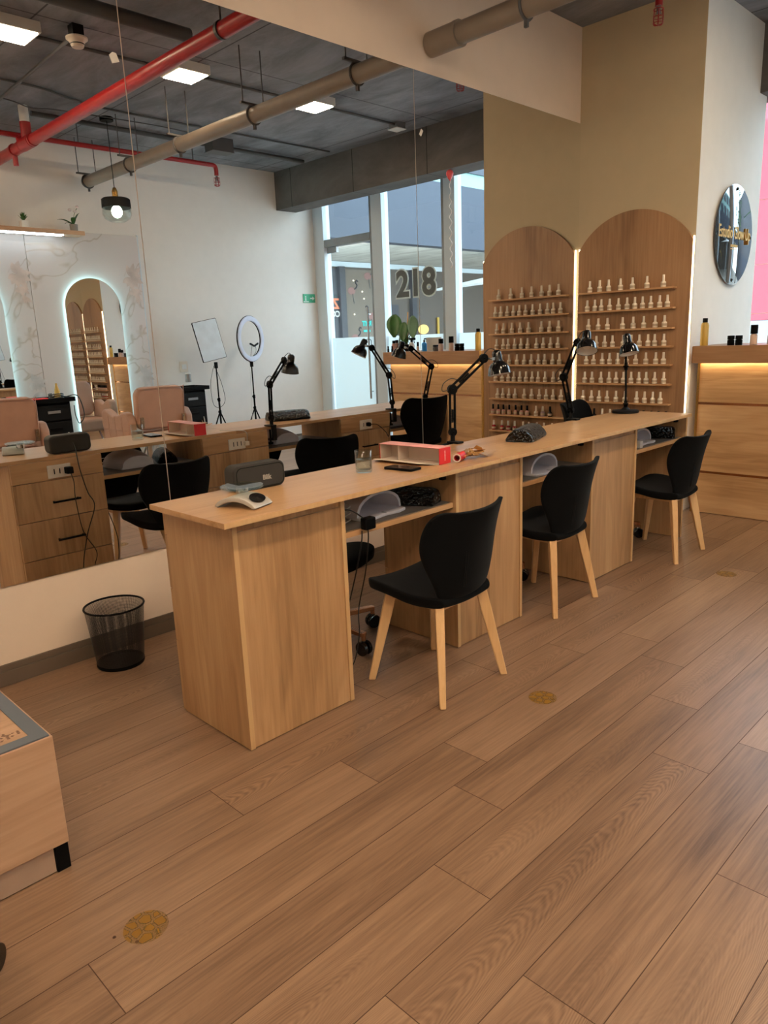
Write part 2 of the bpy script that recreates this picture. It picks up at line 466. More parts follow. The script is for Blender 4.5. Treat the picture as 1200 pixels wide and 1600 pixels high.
def tag(o, label, cat, group=None):
    o['label'] = label; o['category'] = cat
    if group: o['group'] = group
    return o
def thing(name, label, cat, loc=(0, 0, 0), group=None):
    o = bpy.data.objects.new(name, None); COL.objects.link(o); o.location = loc
    o.empty_display_size = .05
    ORG[o.name] = Vector(loc)
    return tag(o, label, cat, group)
def struct(o): o['kind'] = 'structure'; return o
def dup(root, loc, rotz=0, label=None, group=None, mats=None):
    r = root.copy(); COL.objects.link(r); r.location = loc; r.rotation_euler = (0, 0, rotz)
    if label: r['label'] = label
    if group: r['group'] = group
    for ch in list(root.children):
        c = ch.copy(); COL.objects.link(c); c.parent = r
        for g in ch.children:
            d = g.copy(); COL.objects.link(d); d.parent = c
    return r
def catmull(P, k=8, closed=False):
    P = [Vector(p) for p in P]; out = []
    n = len(P)
    for i in range(n if closed else n-1):
        if closed: a, b, c, d = P[(i-1) % n], P[i], P[(i+1) % n], P[(i+2) % n]
        else: a, b, c, d = P[max(i-1, 0)], P[i], P[i+1], P[min(i+2, n-1)]
        for j in range(k):
            t = j/k
            out.append(.5*((2*b)+(c-a)*t+(2*a-5*b+4*c-d)*t*t+(3*b-a-3*c+d)*t**3))
    if not closed: out.append(P[-1])
    return out
def axis_matrix(p, d, up=(0, 0, 1)):
    d = Vector(d).normalized(); up = Vector(up)
    if abs(d.dot(up)) > .98: up = Vector((1, 0, 0))
    x = up.cross(d).normalized(); y = d.cross(x)
    m = Matrix((x, y, d)).transposed().to_4x4(); m.translation = Vector(p)
    return m
def text(name, body, size, mat, parent, mtx, ext=.001, bold=0.0, align='CENTER', label=None):
    cu = bpy.data.curves.new('lettering', 'FONT'); cu.body = body; cu.size = size; cu.extrude = ext
    cu.offset = bold; cu.align_x = align; cu.align_y = 'CENTER'; cu.resolution_u = 4
    t = bpy.data.objects.new('lettering_source', cu); COL.objects.link(t)
    dg = bpy.context.evaluated_depsgraph_get()
    me = bpy.data.meshes.new_from_object(t.evaluated_get(dg)); me.name = name
    bpy.data.objects.remove(t); bpy.data.curves.remove(cu)
    me.transform(mtx)
    org = ORG.get(parent.name, Vector((0, 0, 0))) if parent is not None else Vector((0, 0, 0))
    me.transform(Matrix.Translation(-org))
    me.materials.clear(); me.materials.append(mat)
    o = bpy.data.objects.new(name, me); COL.objects.link(o)
    if parent is not None: o.parent = parent
    ORG[o.name] = org
    if label: o['label'] = label
    return o
def face_m(origin, xdir, ydir):
    x = Vector(xdir).normalized(); y = Vector(ydir).normalized(); z = x.cross(y)
    m = Matrix((x, y, z)).transposed().to_4x4(); m.translation = Vector(origin)
    return m
def arcpts(cx, cy, r, a0, a1, n): return [(cx+r*math.cos(a0+(a1-a0)*i/n), cy+r*math.sin(a0+(a1-a0)*i/n)) for i in range(n+1)]
ORDN = ['first', 'second', 'third', 'fourth', 'fifth', 'sixth', 'seventh', 'eighth', 'ninth', 'tenth', 'eleventh', 'twelfth']

# ------------------------------------------------------------------ room constants
T = .78            # worktop height
W = 4.83; H = 3.327; Y1 = 5.099; X1 = .865; YG = 6.7; YB = -1.8

# floor: each plank a face of one mesh, with its own random number
bm = bmesh.new(); rnd = bm.faces.layers.float.new('rnd')
PW, PL, X0 = .1757, 1.185, 1.586
known = {0: .45, 1: 1.475, 2: 1.183, 3: .831, 4: 1.059}
k0 = math.floor((0-X0)/PW); k1 = math.floor((W-X0)/PW)
g = .0011
for k in range(k0, k1+1):
    xa = max(-.02, X0+k*PW); xb = min(W+.02, X0+(k+1)*PW)
    st = known.get(k, random.random()*PL)
    y = st - PL*math.ceil((st-YB)/PL)
    while y < 7.0:
        v = [bm.verts.new((a, b, 0)) for a, b in ((xa+g, y+g), (xb-g, y+g), (xb-g, y+PL-g), (xa+g, y+PL-g))]
        f = bm.faces.new(v); f[rnd] = random.random(); y += PL
me = bpy.data.meshes.new('floor'); bm.to_mesh(me); bm.free(); me.materials.append(M['floor'])
fl = bpy.data.objects.new('floor', me); COL.objects.link(fl); struct(fl)
struct(MB().box(-.2, W+.2, YB-.2, 7.0, -.06, -.0015).build('floor_subfloor', M['groove']))
struct(MB().box(-.2, W+.2, YB-.2, YG+.1, H, H+.12).build('ceiling', M['ceil']))
struct(MB().box(-.12, -.006, YB-.1, YG+.1, 0, H).build('wall_left', pbr('painted plaster blush', (226, 206, 188), .85, var=.015, bump=.04, bscale=90)))
struct(MB().box(W, W+.12, YB-.1, YG+.1, 0, H).build('wall_right', M['wall']))
struct(MB().box(0, W, YB-.12, YB, 0, H).build('wall_back', M['wall']))
pl = MB().box(-.006, X1, Y1, 6.2, 0, H).build('wall_far', M['wall']); struct(pl)
struct(MB().box(-.006, X1-.001, Y1-.004, Y1+.02, 0, H-.001).build('wall_far_face', M['beige']))
struct(MB().box(-.006, W, 6.06, 6.37, 2.885, H).build('trim_1', M['beam']))
bs = MB().box(-.006, .010, YB, Y1, 0, .060).box(-.006, .005, YB, Y1, .060, .086).build('baseboard_left', M['skirt'], bevel=.002); struct(bs)
struct(MB().box(W-.012, W, YB, 6.6, 0, .07).build('baseboard_right', M['skirt']))

# camera
cam = bpy.data.cameras.new('camera'); co = bpy.data.objects.new('camera', cam); COL.objects.link(co)
yaw, pit, rol = .7917, -.2331, -.04
fw = Vector((-math.sin(yaw)*math.cos(pit), math.cos(yaw)*math.cos(pit), math.sin(pit)))
r = Vector((math.cos(yaw), math.sin(yaw), 0)); u = r.cross(fw)
r2 = r*math.cos(rol)+u*math.sin(rol); u2 = -r*math.sin(rol)+u*math.cos(rol)
mt = Matrix((r2, u2, -fw)).transposed().to_4x4(); mt.translation = Vector((3.007, 0, 1.2923))
co.matrix_world = mt
cam.sensor_fit = 'AUTO'; cam.sensor_width = 36; cam.lens = 1149.469/1600*36; cam.clip_start = .02; cam.clip_end = 200
SC.camera = co

# ------------------------------------------------------------------ wall mirror
for i, (a, b) in enumerate([(YB+.05, 1.609), (1.613, 3.328), (3.332, Y1-.005)]):
    o = MB().box(-.006, 0, a, b, .398, 2.7145).build('wall_mirror', M['mirror'])
    tag(o, ['large wall mirror panel nearest the camera, behind the waste basket', 'middle wall mirror panel between the two thin vertical seams', 'wall mirror panel farthest along, meeting the beige wall'][i], 'mirror', None)
for nm, (y, z), rot in [('tape_scrap', (1.574, 2.405), .4), ('tape_scrap', (3.382, 2.403), -.5)]:
    mm = face_m((.0012, y, z), (0, math.cos(rot), math.sin(rot)), (0, -math.sin(rot), math.cos(rot)))
    s_ = 1 if y < 2 else .8
    o = MB().prism([(-.017*s_, -.016), (.015*s_, -.018), (.017*s_, .012), (.004, .02), (-.015*s_, .014)] if y < 2 else [(-.009, -.017), (.008, -.018), (.009, .016), (-.008, .018)], -.001, .001, mm).build(nm, M['sheet_white'])
    tag(o, 'torn paper tape scrap stuck high on the near mirror seam' if y < 2 else 'small pale tape scrap beside the far mirror seam', 'tape')

# ------------------------------------------------------------------ manicure desks
CAB = [(1.182, 1.640), (2.240, 2.706), (3.312, 3.790)]
cf, cb = 1.153, .730
cl = ['oak drawer cabinet at the near end of the desk row', 'oak drawer cabinet in the middle of the desk row', 'oak drawer cabinet at the far third of the desk row']
def cabinet(y0, y1, label):
    t = thing('desk_cabinet', label, 'cabinet', ((cf+cb)/2, (y0+y1)/2, 0), 'desk cabinets')
    z0, z1 = .004, .762
    for a in (y0, y1-.018):
        MB().box(cb+.018, cf, a, a+.018, z0, z1).build('side_panel', M['oakz'], t, bevel=.0008)
    for a, b in ((y0+.0005, y0+.0175), (y1-.0175, y1-.0005)):
        MB().box(cf, cf+.0012, a, b, z0, z1).build('edge_band', M['edge'], t)
    MB().box(cf-.022, cf-.004, y0+.018, y1-.018, z0, z1-.03).build('front_panel', M['oakz'], t)
    MB().box(cf-.030, cf-.010, y0+.018, y1-.018, z1-.03, z1).build('front_rail', M['oakz'], t)
    MB().box(cb+.018, cf-.022, y0+.018, y1-.018, z0, .022).build('bottom_panel', M['oakz'], t)
    w = y1-y0
    tf = MB().box(cb, cb+.018, y0+.002, y1-.002, .665, z1).build('top_fascia', M['oakx'] if False else M['oaky'], t, bevel=.001)
    for za, zb in ((.470, .662), (.276, .467)):
        d = MB().box(cb, cb+.018, y0+.002, y1-.002, za, zb).build('drawer', M['oakz'], t, bevel=.001)
        zc = (za+zb)/2-.012
        hb = MB().box(cb-.026, cb-.018, y0+w*.5-.055, y0+w*.5+.085, zc-.005, zc+.005)
        for yy in (y0+w*.5-.045, y0+w*.5+.075): hb.box(cb-.02, cb, yy-.004, yy+.004, zc-.004, zc+.004)
        hb.build('handle', M['blackmat'], d, bevel=.001)
    MB().box(cb, cb+.018, y0+.002, y1-.002, .006, .273).build('plinth_panel', M['oakz'], t, bevel=.001)
    sp = MB().box(cb-.008, cb, y0+.172, y0+.290, .672, .738).build('socket_plate', M['offwhite'], tf, bevel=.004)
    for dy in (.205, .232, .259):
        MB().box(cb-.009, cb-.0078, y0+dy-.0025, y0+dy+.0025, .692, .718).build('socket_slot', M['blackmat'], tf)
    return t
for (a, b), l in zip(CAB, cl): cabinet(a, b, l)
TOPS = [(1.1323, 2.488, 'oak worktop section at the near end with speaker and scale'), (2.4895, 3.300, 'oak worktop section in the middle under the black armrest'), (3.3015, 4.400, 'oak worktop section at the far end with disc-based lamp')]
for a, b, l in TOPS:
    t = thing('worktop', l, 'worktop', (.969, (a+b)/2, T-.018), 'desk worktops')
    MB().box(.7454, 1.1929, a, b, T-.018, T).build('board', M['oaky'], t, bevel=.001)
    MB().box(1.1929, 1.1939, a+.001, b-.001, T-.017, T-.001).build('edge_band', M['edge'], t)
SH = [(1.640, 2.240, 'grey topped oak shelf in the near knee space'), (2.706, 3.312, 'grey topped oak shelf in the middle knee space'), (3.790, 4.420, 'grey topped oak shelf in the far knee space')]
M['shelftop'] = pbr('grey shelf liner', (112, 104, 98), .5)
for a, b, l in SH:
    t = thing('desk_shelf', l, 'shelf', (.97, (a+b)/2, .610), 'knee space shelves')
    MB().box(.80, 1.138, a+.001, b-.001, .610, .630).build('board', M['oaky'], t)
    MB().box(.80, 1.125, a+.001, b-.001, .630, .632).build('liner', M['shelftop'], t)
    for yy in (a+.012, b-.012):
        MB().box(1.085, 1.105, yy-.011, yy+.011, .722, .758).build('corner_bracket', M['blackmat'], t)
t = thing('end_panel', 'oak end panel closing the far end of the desk row', 'panel', (.94, 4.43, 0))
MB().box(cb, cf, 4.421, 4.439, .004, .762).build('board', M['oakz'], t)
MB().box(cf, cf+.0012, 4.4215, 4.4385, .004, .762).build('edge_band', M['edge'], t)

# ------------------------------------------------------------------ shell chairs
def seat_back(t):
    # seat, facing local +X
    prof = [(.205, .385, .150), (.190, .398, .190), (.13, .405, .212), (.05, .400, .212), (-.03, .392, .198), (-.10, .386, .170), (-.155, .386, .140)]
    top, bot = [], []
    vs = [-1, -.93, -.7, -.35, 0, .35, .7, .93, 1]
    for i, (x, z, hw) in enumerate(prof):
        tr, br = [], []
        for v in vs:
            e = .020*v*v*(1 if i < 4 else .3)
            th = .050*(1-.18*v*v) * (.8 if i == 0 else 1)
            xx = x - (.012*v*v if i < 2 else 0)
            tr.append((xx, v*hw, z+e)); br.append((xx, v*hw*.97, z+e-th))
        top.append(tr); bot.append(br)
    MB().shell(top, bot).build('seat', M['velvet'], t, smooth=True, sub=2)
    prof = [(-.135, .364, .112), (-.152, .383, .136), (-.166, .43, .154), (-.178, .49, .184), (-.190, .555, .210), (-.203, .615, .216), (-.217, .665, .206), (-.226, .695, .188), (-.229, .704, .155)]
    fr, bk = [], []
    for i, (x, z, hw) in enumerate(prof):
        a, b = [], []
        for v in vs:
            e = .085*v*v*(hw/.216)**2.5
            hz = .010*v*v*v*v if i > 5 else 0
            th = .030*(1-.4*v*v)
            a.append((x+e+th/2, v*hw*.985, z+hz)); b.append((x+e-th/2, v*hw, z+hz))
        fr.append(a); bk.append(b)
    o = MB().shell(fr, bk).build('backrest', M['velvet'], t, smooth=True, sub=2)
    st = MB()
    for yy in (.055, .066):
        st.tube([(-.184, yy*.9, .42), (-.1945, yy, .48), (-.206, yy, .56)], .0016, 6)
    st.build('stitching', M['blackmat'], o)
    return o
ch = thing('side_chair', 'black velvet shell chair with beech legs nearest the camera', 'chair', (0, 0, 0), 'client chairs along the desks')
seat_back(ch)
rail = MB()
for s in (-1, 1):
    rail.box(-.125, .125, s*.118-.011, s*.118+.011, .335, .362)
    rail.box(s*.118-.011, s*.118+.011, -.118, .118, .335, .362)
rail.build('seat_frame', M['beech'], ch, bevel=.002)
for sx in (1, -1):
    for sy in (1, -1):
        m = MB()
        P0 = Vector((sx*.118, sy*.118, .366)); P1 = Vector((sx*.180, sy*.182, 0))
        ax = [P0, P0.lerp(P1, .25), P1]
        sz = [(.021, .017), (.021, .016), (.0135, .0115)]
        ang = math.atan2(sy, sx); rings = []
        for p, (a, b) in zip(ax, sz):
            ca, sa = math.cos(ang), math.sin(ang)
            rings.append([m.bm.verts.new((p.x+ca*i*a-sa*j*b, p.y+sa*i*a+ca*j*b, p.z)) for i, j in ((1, 1), (-1, 1), (-1, -1), (1, -1))])
        for q0, q1 in zip(rings, rings[1:]):
            for k in range(4): m.bm.faces.new((q0[k], q0[(k+1) % 4], q1[(k+1) % 4], q1[k]))
        m.bm.faces.new(rings[0]); m.bm.faces.new(rings[-1][::-1])
        m.build('leg', M['beech'], ch, bevel=.004)
ch.location = (1.258, 1.986, 0); ch.rotation_euler = (0, 0, PI)
dup(ch, (1.102, 2.967, 0), PI, 'black velvet shell chair with beech legs at the middle desk')
dup(ch, (1.180, 4.075, 0), PI, 'black velvet shell chair with beech legs closest to the reception counter')

tc_ = thing('swivel_chair', 'black velvet swivel chair on casters behind the near knee space', 'chair', (0, 0, 0), 'technician chairs by the mirror')
seat_back(tc_)
MB().cyl((0, 0, .10), (0, 0, .24), .022).cyl((0, 0, .24), (0, 0, .345), .014).cyl((0, 0, .335), (0, 0, .352), .07).build('gas_column', M['rosegold'], tc_, smooth='auto')
for k in range(5):
    a = 2*PI*k/5 + .05
    d = Vector((math.cos(a), math.sin(a), 0)); n_ = Vector((-d.y, d.x, 0))
    m = MB(); mm = Matrix((d, n_, Vector((0, 0, 1)))).transposed().to_4x4()
    m.prism([(0, .085), (.268, .083), (.268, .101), (0, .118)], -.014, .014, mm @ Matrix.Rotation(PI/2, 4, 'X'))
    m.cyl(d*.262+Vector((0, 0, .062)), d*.262+Vector((0, 0, .10)), .010)
    lg = m.build('base_arm', M['rosegold'], tc_, bevel=.003)
    cw = MB()
    for s in (-1, 1):
        c0 = d*.262 + n_*(s*.005) + Vector((0, 0, .031)); c1 = d*.262 + n_*(s*.022) + Vector((0, 0, .031))
        cw.cyl(c0, c1, .031, n=20)
    cw.cyl(d*.262+Vector((0, 0, .045)), d*.262+Vector((0, 0, .066)), .011)
    cw.build('caster', M['blackgloss'], lg, bevel=.004)
tc_.location = (.632, 1.925, 0)
dup(tc_, (.620, 3.035, 0), .38, 'black velvet swivel chair on casters behind the middle knee space')
t3 = dup(tc_, (.768, 4.090, 0), .20, 'taller raised black swivel chair near the far disc-based lamp')
for c in t3.children:
    if c.name.startswith(('seat', 'backrest')): c.location.z += .150
    if c.name.startswith('base_arm'): c.rotation_euler.z += .57
    if c.name.startswith('gas_column'): c.scale = (1, 1, 1.42); c.location.z -= .0

# ------------------------------------------------------------------ swing arm lamps
def lamp(label, B, J1, J2, C, R, mount, rim_r=.058):
    B, J1, J2, C, R = map(Vector, (B, J1, J2, C, R))
    t = thing('desk_lamp', label, 'lamp', (B.x, B.y, T), 'swing arm lamps')
    if mount == 'disc':
        MB().lathe([(0, T+.0005), (.078, T+.0005), (.080, T+.006), (.078, T+.016), (.03, T+.020), (.012, T+.035), (.012, T+.055), (0, T+.055)], 40, Matrix.Translation((B.x, B.y, 0))).build('base', M['blackmat'], t, smooth='auto')
    else:
        m = MB().box(B.x-.02, B.x+.05, B.y-.022, B.y+.022, T+.0005, T+.010)
        m.box(B.x-.026, B.x-.012, B.y-.016, B.y+.016, T-.085, T+.010)
        m.box(B.x-.02, B.x+.035, B.y-.016, B.y+.016, T-.085, T-.076)
        m.cyl((B.x+.022, B.y, T-.105), (B.x+.022, B.y, T-.020), .006)
        m.cyl((B.x+.022, B.y, T-.112), (B.x+.022, B.y, T-.100), .016)
        m.cyl((B.x, B.y, T+.008), (B.x, B.y, T+.045), .011)
        m.build('clamp', M['blackmat'], t, bevel=.002)
    S = Vector((B.x, B.y, T+.050))
    up = Vector((0, 0, 1))
    pl_n = (J1-S).cross(J2-J1)
    if pl_n.length < 1e-4: pl_n = Vector((1, 0, 0))
    pl_n.normalize()
    def arm(name, a, b, gap=.013):
        d = (b-a).normalized(); side = d.cross(pl_n).normalized()
        m = MB()
        for s in (-1, 1):
            m.cyl(a+side*gap*s, b+side*gap*s, .0062, n=10)
        o = m.build(name, M['black'], t)
        sp = MB(); L = (b-a).length; pts = []
        for k in range(61):
            q = k/60; an = q*2*PI*15
            w = d.cross(side)
            pts.append(a+d*(.05+q*.30*L) + side*.006*math.cos(an) + w*.006*math.sin(an))
        sp.tube(pts, .0016, 5)
        sp.build('spring', M['blackmat'], o)
        k = MB()
        k.tube([a+d*(L*.30)-side*gap, a+d*(L*.34)], .0045, 6)
        k.build('spring_rod', M['black'], o)
        return o
    arm('lower_arm', S, J1); arm('upper_arm', J1, J2)
    def joint(p, nm, s=.024):
        m = MB()
        m.cyl(p-pl_n*.010, p+pl_n*.010, s, n=20)
        m.cyl(p-pl_n*.016, p+pl_n*.016, .006, n=12)
        o = m.build(nm, M['black'], t, bevel=.002)
        return o
    joint(S+Vector((0, 0, .004)), 'base_joint', .020); e = joint(J1, 'elbow_joint'); joint(J2, 'head_joint', .022)
    d2 = (J2-J1).normalized(); sd = d2.cross(pl_n).normalized()
    if sd.z < 0: sd = -sd
    loop = catmull([J1-d2*.02+sd*.012, J1-d2*.045+sd*.03, J1-d2*.02+sd*.052, J1+d2*.025+sd*.045, J1+d2*.05+sd*.018], 6)
    MB().tube(loop, .0022, 6).build('cable_loop', M['cable'], t)
    ax = (R-C).normalized(); L = (R-C).length
    mm = axis_matrix(C, ax)
    hd = MB().lathe([(0, -.004), (.014, -.003), (.021, .004), (.023, .014), (.023, .050), (.026, .053), (.034, .058), (.044, .068), (.052, .084), (.0565, L-.006), (rim_r, L), (rim_r-.002, L), (.054, L-.006), (.049, .086), (.041, .071), (.030, .062), (0, .060)], 36, mm)
    h = hd.build('lamp_shade', M['blackgloss'], t, smooth='auto')
    MB().lathe([(rim_r-.0035, L-.001), (.0530, L-.008), (.0475, .088), (.039, .073), (.02, .066), (0, .065)], 36, mm).build('reflector', M['white'], h, smooth=True)
    MB().ell(C+ax*(.062+.024), .020, 16, 10).build('bulb', M['white'], h, smooth=True)
    nk = C+ax*.035
    off = (J2-nk); off -= ax*off.dot(ax); off.normalize()
    b = MB().tube([J2, J2.lerp(nk+off*.026, .6), nk+off*.020], .0055, 8)
    b.box(-.010, .010, -.007, .007, -.012, .012, axis_matrix(nk+off*.026, off))
    b.build('bracket', M['chrome'], t)
    lp = catmull([C+off*.004, C-ax*.012+off*.02, C+off*.045-ax*.012, J2+up*.018, J2+d2*-.03+up*.008], 6)
    MB().tube(lp, .0022, 6).build('head_cable', M['cable'], t)
    return t
lamp('black swing arm lamp clamped at the near third of the desks, beside the red box', (.728, 2.738, 0), (.725, 2.744, 1.037), (.785, 2.912, 1.174), (.805, 2.988, 1.205), (.827, 2.985, 1.093), 'clamp')
lamp('black swing arm lamp clamped in front of the raised swivel chair', (.728, 3.815, 0), (.704, 3.769, 1.030), (.817, 3.720, 1.222), (.876, 3.716, 1.280), (.905, 3.669, 1.176), 'clamp')
lamp('black swing arm lamp standing on a round disc base', (.828, 4.285, 0), (.799, 4.329, 1.059), (.868, 4.181, 1.200), (.899, 4.124, 1.252), (.930, 4.108, 1.142), 'disc')

# ------------------------------------------------------------------ things on the worktop
# kitchen scale
a = math.radians(20); ud = Vector((math.cos(a), math.sin(a), 0)); vd = Vector((-math.sin(a), math.cos(a), 0))
ct = Vector((1.035, 1.312, T))
t = thing('kitchen_scale', 'silver kitchen scale with round glass plate at the desk corner', 'scale', ct)
mm = Matrix((ud, vd, Vector((0, 0, 1)))).transposed().to_4x4(); mm.translation = ct
def arch_prof(w2, h, th, n=14):
    up_ = [(-w2+2*w2*i/n, h*(1-((-1+2*i/n))**2)**.8+.006) for i in range(n+1)]
    lo_ = [(-w2+.012+2*(w2-.012)*i/n, max(0.0004, (h-th)*(1-(-1+2*i/n)**2)**.9)) for i in range(n+1)]
    return up_ + lo_[::-1]
MB().prism(arch_prof(.080, .032, .010), -.050, .050, mm @ Matrix.Rotation(PI/2, 4, 'X')).build('body', M['silver'], t, bevel=.003)
pm = mm @ Matrix.Translation((.054, 0, .0290)) @ Matrix.Rotation(.50, 4, 'Y')
MB().lathe([(0, 0), (.030, 0), (.030, .003), (0, .004)], 28, pm @ Matrix.Diagonal((.75, 1.15, 1, 1))).build('display', M['blackgloss'], t)
dc = ct + Vector((-.040, .025, 0))
MB().cyl(dc+Vector((0, 0, .030)), dc+Vector((0, 0, .052)), .020).build('plate_support', M['chrome'], t)
MB().lathe([(0, .052), (.069, .052), (.072, .0555), (.069, .059), (0, .059)], 48, Matrix.Translation(dc)).build('glass_plate', glass_pane('green tinted glass', (.88, .94, .91, 1), .06, 3.2), t, smooth='auto')

# speaker
sc_ = Vector((.822, 1.512, T)); a = math.radians(88); ud = Vector((math.cos(a), math.sin(a), 0)); vd = Vector((-math.sin(a), math.cos(a), 0))
t = thing('bluetooth_speaker', 'dark grey cloth portable speaker at the back desk edge', 'speaker', sc_)
mm = Matrix((ud, vd, Vector((0, 0, 1)))).transposed().to_4x4(); mm.translation = sc_+Vector((0, 0, .047))
def rrect(w, h, r, n=6):
    P = []
    for cx, cy, a0 in ((w-r, h-r, 0), (-w+r, h-r, PI/2), (-w+r, -h+r, PI), (w-r, -h+r, 1.5*PI)):
        P += arcpts(cx, cy, r, a0, a0+PI/2, n)
    return P
MB().prism(rrect(.108, .0465, .026), -.036, .036, mm @ Matrix.Rotation(PI/2, 4, 'X')).build('body', M['fabricgrey'], t, bevel=.010, seg=4, smooth='auto')
text('lettering', 'Blik', .024, pbr('dim lettering', (150, 144, 136), .5), t, face_m(sc_ + Vector((0, 0, .040)) - vd*.0368 + ud*.026, ud, (0, 0, 1)), .0006, .0008)
MB().ring_prism(rrect(.100, .040, .022), rrect(.0975, .0375, .020), -.0365, -.0355, mm @ Matrix.Rotation(PI/2, 4, 'X') @ Matrix.Rotation(PI, 4, 'Y')).build('rear_rim', M['black'], t)

# glass of water
gc = Vector((.930, 1.950, T+.0005))
t = thing('water_glass', 'clear tumbler half full of water on the near worktop', 'glass', gc)
MB().lathe([(0, 0), (.030, 0), (.032, .004), (.0345, .086), (.0333, .0865), (.0322, .080), (.0300, .014), (.026, .010), (0, .010)], 48, Matrix.Translation(gc)).build('tumbler', M['clearglass'], t, smooth=True)
MB().lathe([(0, .0106), (.0258, .0106), (.0296, .0145), (.0312, .052), (0, .052)], 48, Matrix.Translation(gc)).build('water', M['water'], t, smooth='auto')

# long cardboard box with its open side to the camera
A = Vector((.757, 2.212, T+.0006)); Bx = Vector((1.080, 2.228, T+.0006))
ud = (Bx-A).normalized(); vd = Vector((-ud.y, ud.x, 0)); L = (Bx-A).length
t = thing('cardboard_box', 'open red and white wrapping film box lying by the phone', 'box', A)
mm = Matrix((ud, vd, Vector((0, 0, 1)))).transposed().to_4x4(); mm.translation = A
hb = .066
MB().box(0, L, .072, .074, 0, hb, mm).build('back_wall', M['card'], t)
MB().box(0, L, 0, .074, 0, .0015, mm).build('bottom_wall', M['card'], t)
MB().box(0, L, -.004, .074, hb, hb+.002, mm).build('lid', M['pinkcard'], t)
MB().box(L-.001, L+.001, -.001, .074, 0, hb, mm).build('end_flap', M['red'], t)
text('lettering', 'FILM', .012, M['white'], t, face_m(A+ud*(L+.0014)+vd*.036+Vector((0, 0, .033)), (0, 0, 1), -vd), .0003) if False else None
lt = MB()
for k in range(7): lt.box(L+.001, L+.0016, .033, .041, .014+k*.006, .018+k*.006, mm)
lt.build('printed_mark', M['pinkcard'], t)
MB().box(-.001, .001, 0, .074, 0, hb, mm).build('end_flap', M['red'], t)
fm = mm @ Matrix.Rotation(math.radians(12), 4, 'X')
MB().prism([(.03, -.078), (L-.06, -.070), (L-.01, 0), (.0, 0)], 0, .0015, mm @ Matrix.Rotation(math.radians(-9), 4, 'X')).build('front_flap', M['card'], t)
MB().box(.0012, .0022, .001, .072, .002, hb-.001, mm).build('end_liner', M['card'], t)
MB().box(L-.0022, L-.0012, .001, .072, .002, hb-.001, mm).build('end_liner', M['card'], t)
dv = MB().box(.10, .1015, .004, .072, .002, hb-.002, mm).build('divider', M['card'], t)

# phone
pc = Vector((1.015, 2.080, T+.0005)); a = math.radians(5)
mm = Matrix.Translation(pc) @ Matrix.Rotation(a, 4, 'Z')
t = thing('phone', 'black phone lying flat between glass and cardboard box', 'phone', pc)
MB().prism(rrect(.070, .036, .009), 0, .009, mm).build('case', M['black'], t, bevel=.002)
MB().prism(rrect(.066, .032, .006), .0091, .0096, mm).build('screen', M['blackgloss'], t)

# paper roll and crinkled wrapper
p0 = Vector((1.098, 2.318, T+.0185)); d = Vector((-.35, .93, 0)).normalized()
t = thing('film_roll', 'short red cardboard roll at the end of the red box', 'roll', (p0.x, p0.y, T))
MB().lathe([(.018, 0), (.018, .075), (.013, .075), (.013, 0)], 28, axis_matrix(p0, d), closed_prof=True).build('tube', M['red'], t, smooth='auto')
MB().lathe([(.0178, -.0006), (.0178, .0006), (.0128, .0006), (.0128, -.0006)], 28, axis_matrix(p0, d), closed_prof=True).build('end_ring', M['card'], t)
random.seed(3)
m = MB()
c0 = Vector((1.085, 2.425, T+.016))
for k in range(26):
    q = c0 + Vector((random.gauss(0, .022), random.gauss(0, .035), random.uniform(-.012, .012)))
    P = [q + Vector((random.gauss(0, .022), random.gauss(0, .024), random.uniform(-.008, .016))) for _ in range(3)]
    for p in P: p.z = min(max(p.z, T+.002), T+.042)
    P2 = [p+Vector((.0006, .0006, .0008)) for p in P]
    m.shell([[P[0], P[1]], [P[2], P[2]+(P[1]-P[0])*.5]], [[P2[0], P2[1]], [P2[2], P2[2]+(P2[1]-P2[0])*.5]])
o = m.build('foil_wrapper', pbr('gold foil', (196, 146, 86), .3, metal=.5), None); tag(o, 'crumpled gold and clear wrapper beyond the red roll', 'wrapper')

# black sequined arm rests
def pillow(label, c, length, w, h, ang, group='black hand rests'):
    t = thing('hand_rest', label, 'armrest', c, group)
    n = 18; rows, L = [], length/2
    prof = [(-w/2*.96, .0), (-w/2, .012), (-w*.40, h*.55), (-w*.22, h*.92), (0, h), (w*.22, h*.92), (w*.40, h*.55), (w/2, .012), (w/2*.96, 0)]
    m = MB(); R = []
    for i in range(n+1):
        s = -1+2*i/n
        k = (1-abs(s)**9*.14)
        R.append([Vector((s*L*(1 if abs(s) < .99 else .985), y*k, max(0, z*k))) for y, z in prof])
    rt = Matrix.Translation(Vector(c)) @ Matrix.Rotation(ang, 4, 'Z')
    G = [[m.bm.verts.new(rt @ p) for p in row] for row in R]
    for i in range(n):
        for j in range(len(prof)-1):
            m.bm.faces.new((G[i][j], G[i][j+1], G[i+1][j+1], G[i+1][j]))
        m.bm.faces.new((G[i][-1], G[i][0], G[i+1][0], G[i+1][-1]))
    m.bm.faces.new(G[0][::-1]); m.bm.faces.new(G[-1])
    cover = m.build('cover', M['sequin'], t, smooth='auto', bevel=.006)
    bt = MB(); bt.prism([(y*.9, z*.9+.002) for y, z in prof], 0, .0012, rt @ face_m((-L-.0012, 0, 0), (0, 1, 0), (0, 0, 1)))
    bt.build('end_cap', M['sequin'], t)
    return t
pillow('black sequined hand rest lying on top of the middle worktop', (.948, 3.040, T+.0005), .28, .145, .064, math.radians(109))
pillow('black sequined hand rest on the near shelf beside the grey nail lamp', (.985, 2.130, .6325), .27, .12, .068, .35)
pillow('black sequined hand rest on the far shelf under the worktop', (.99, 4.325, .6325), .26, .12, .070, .45)

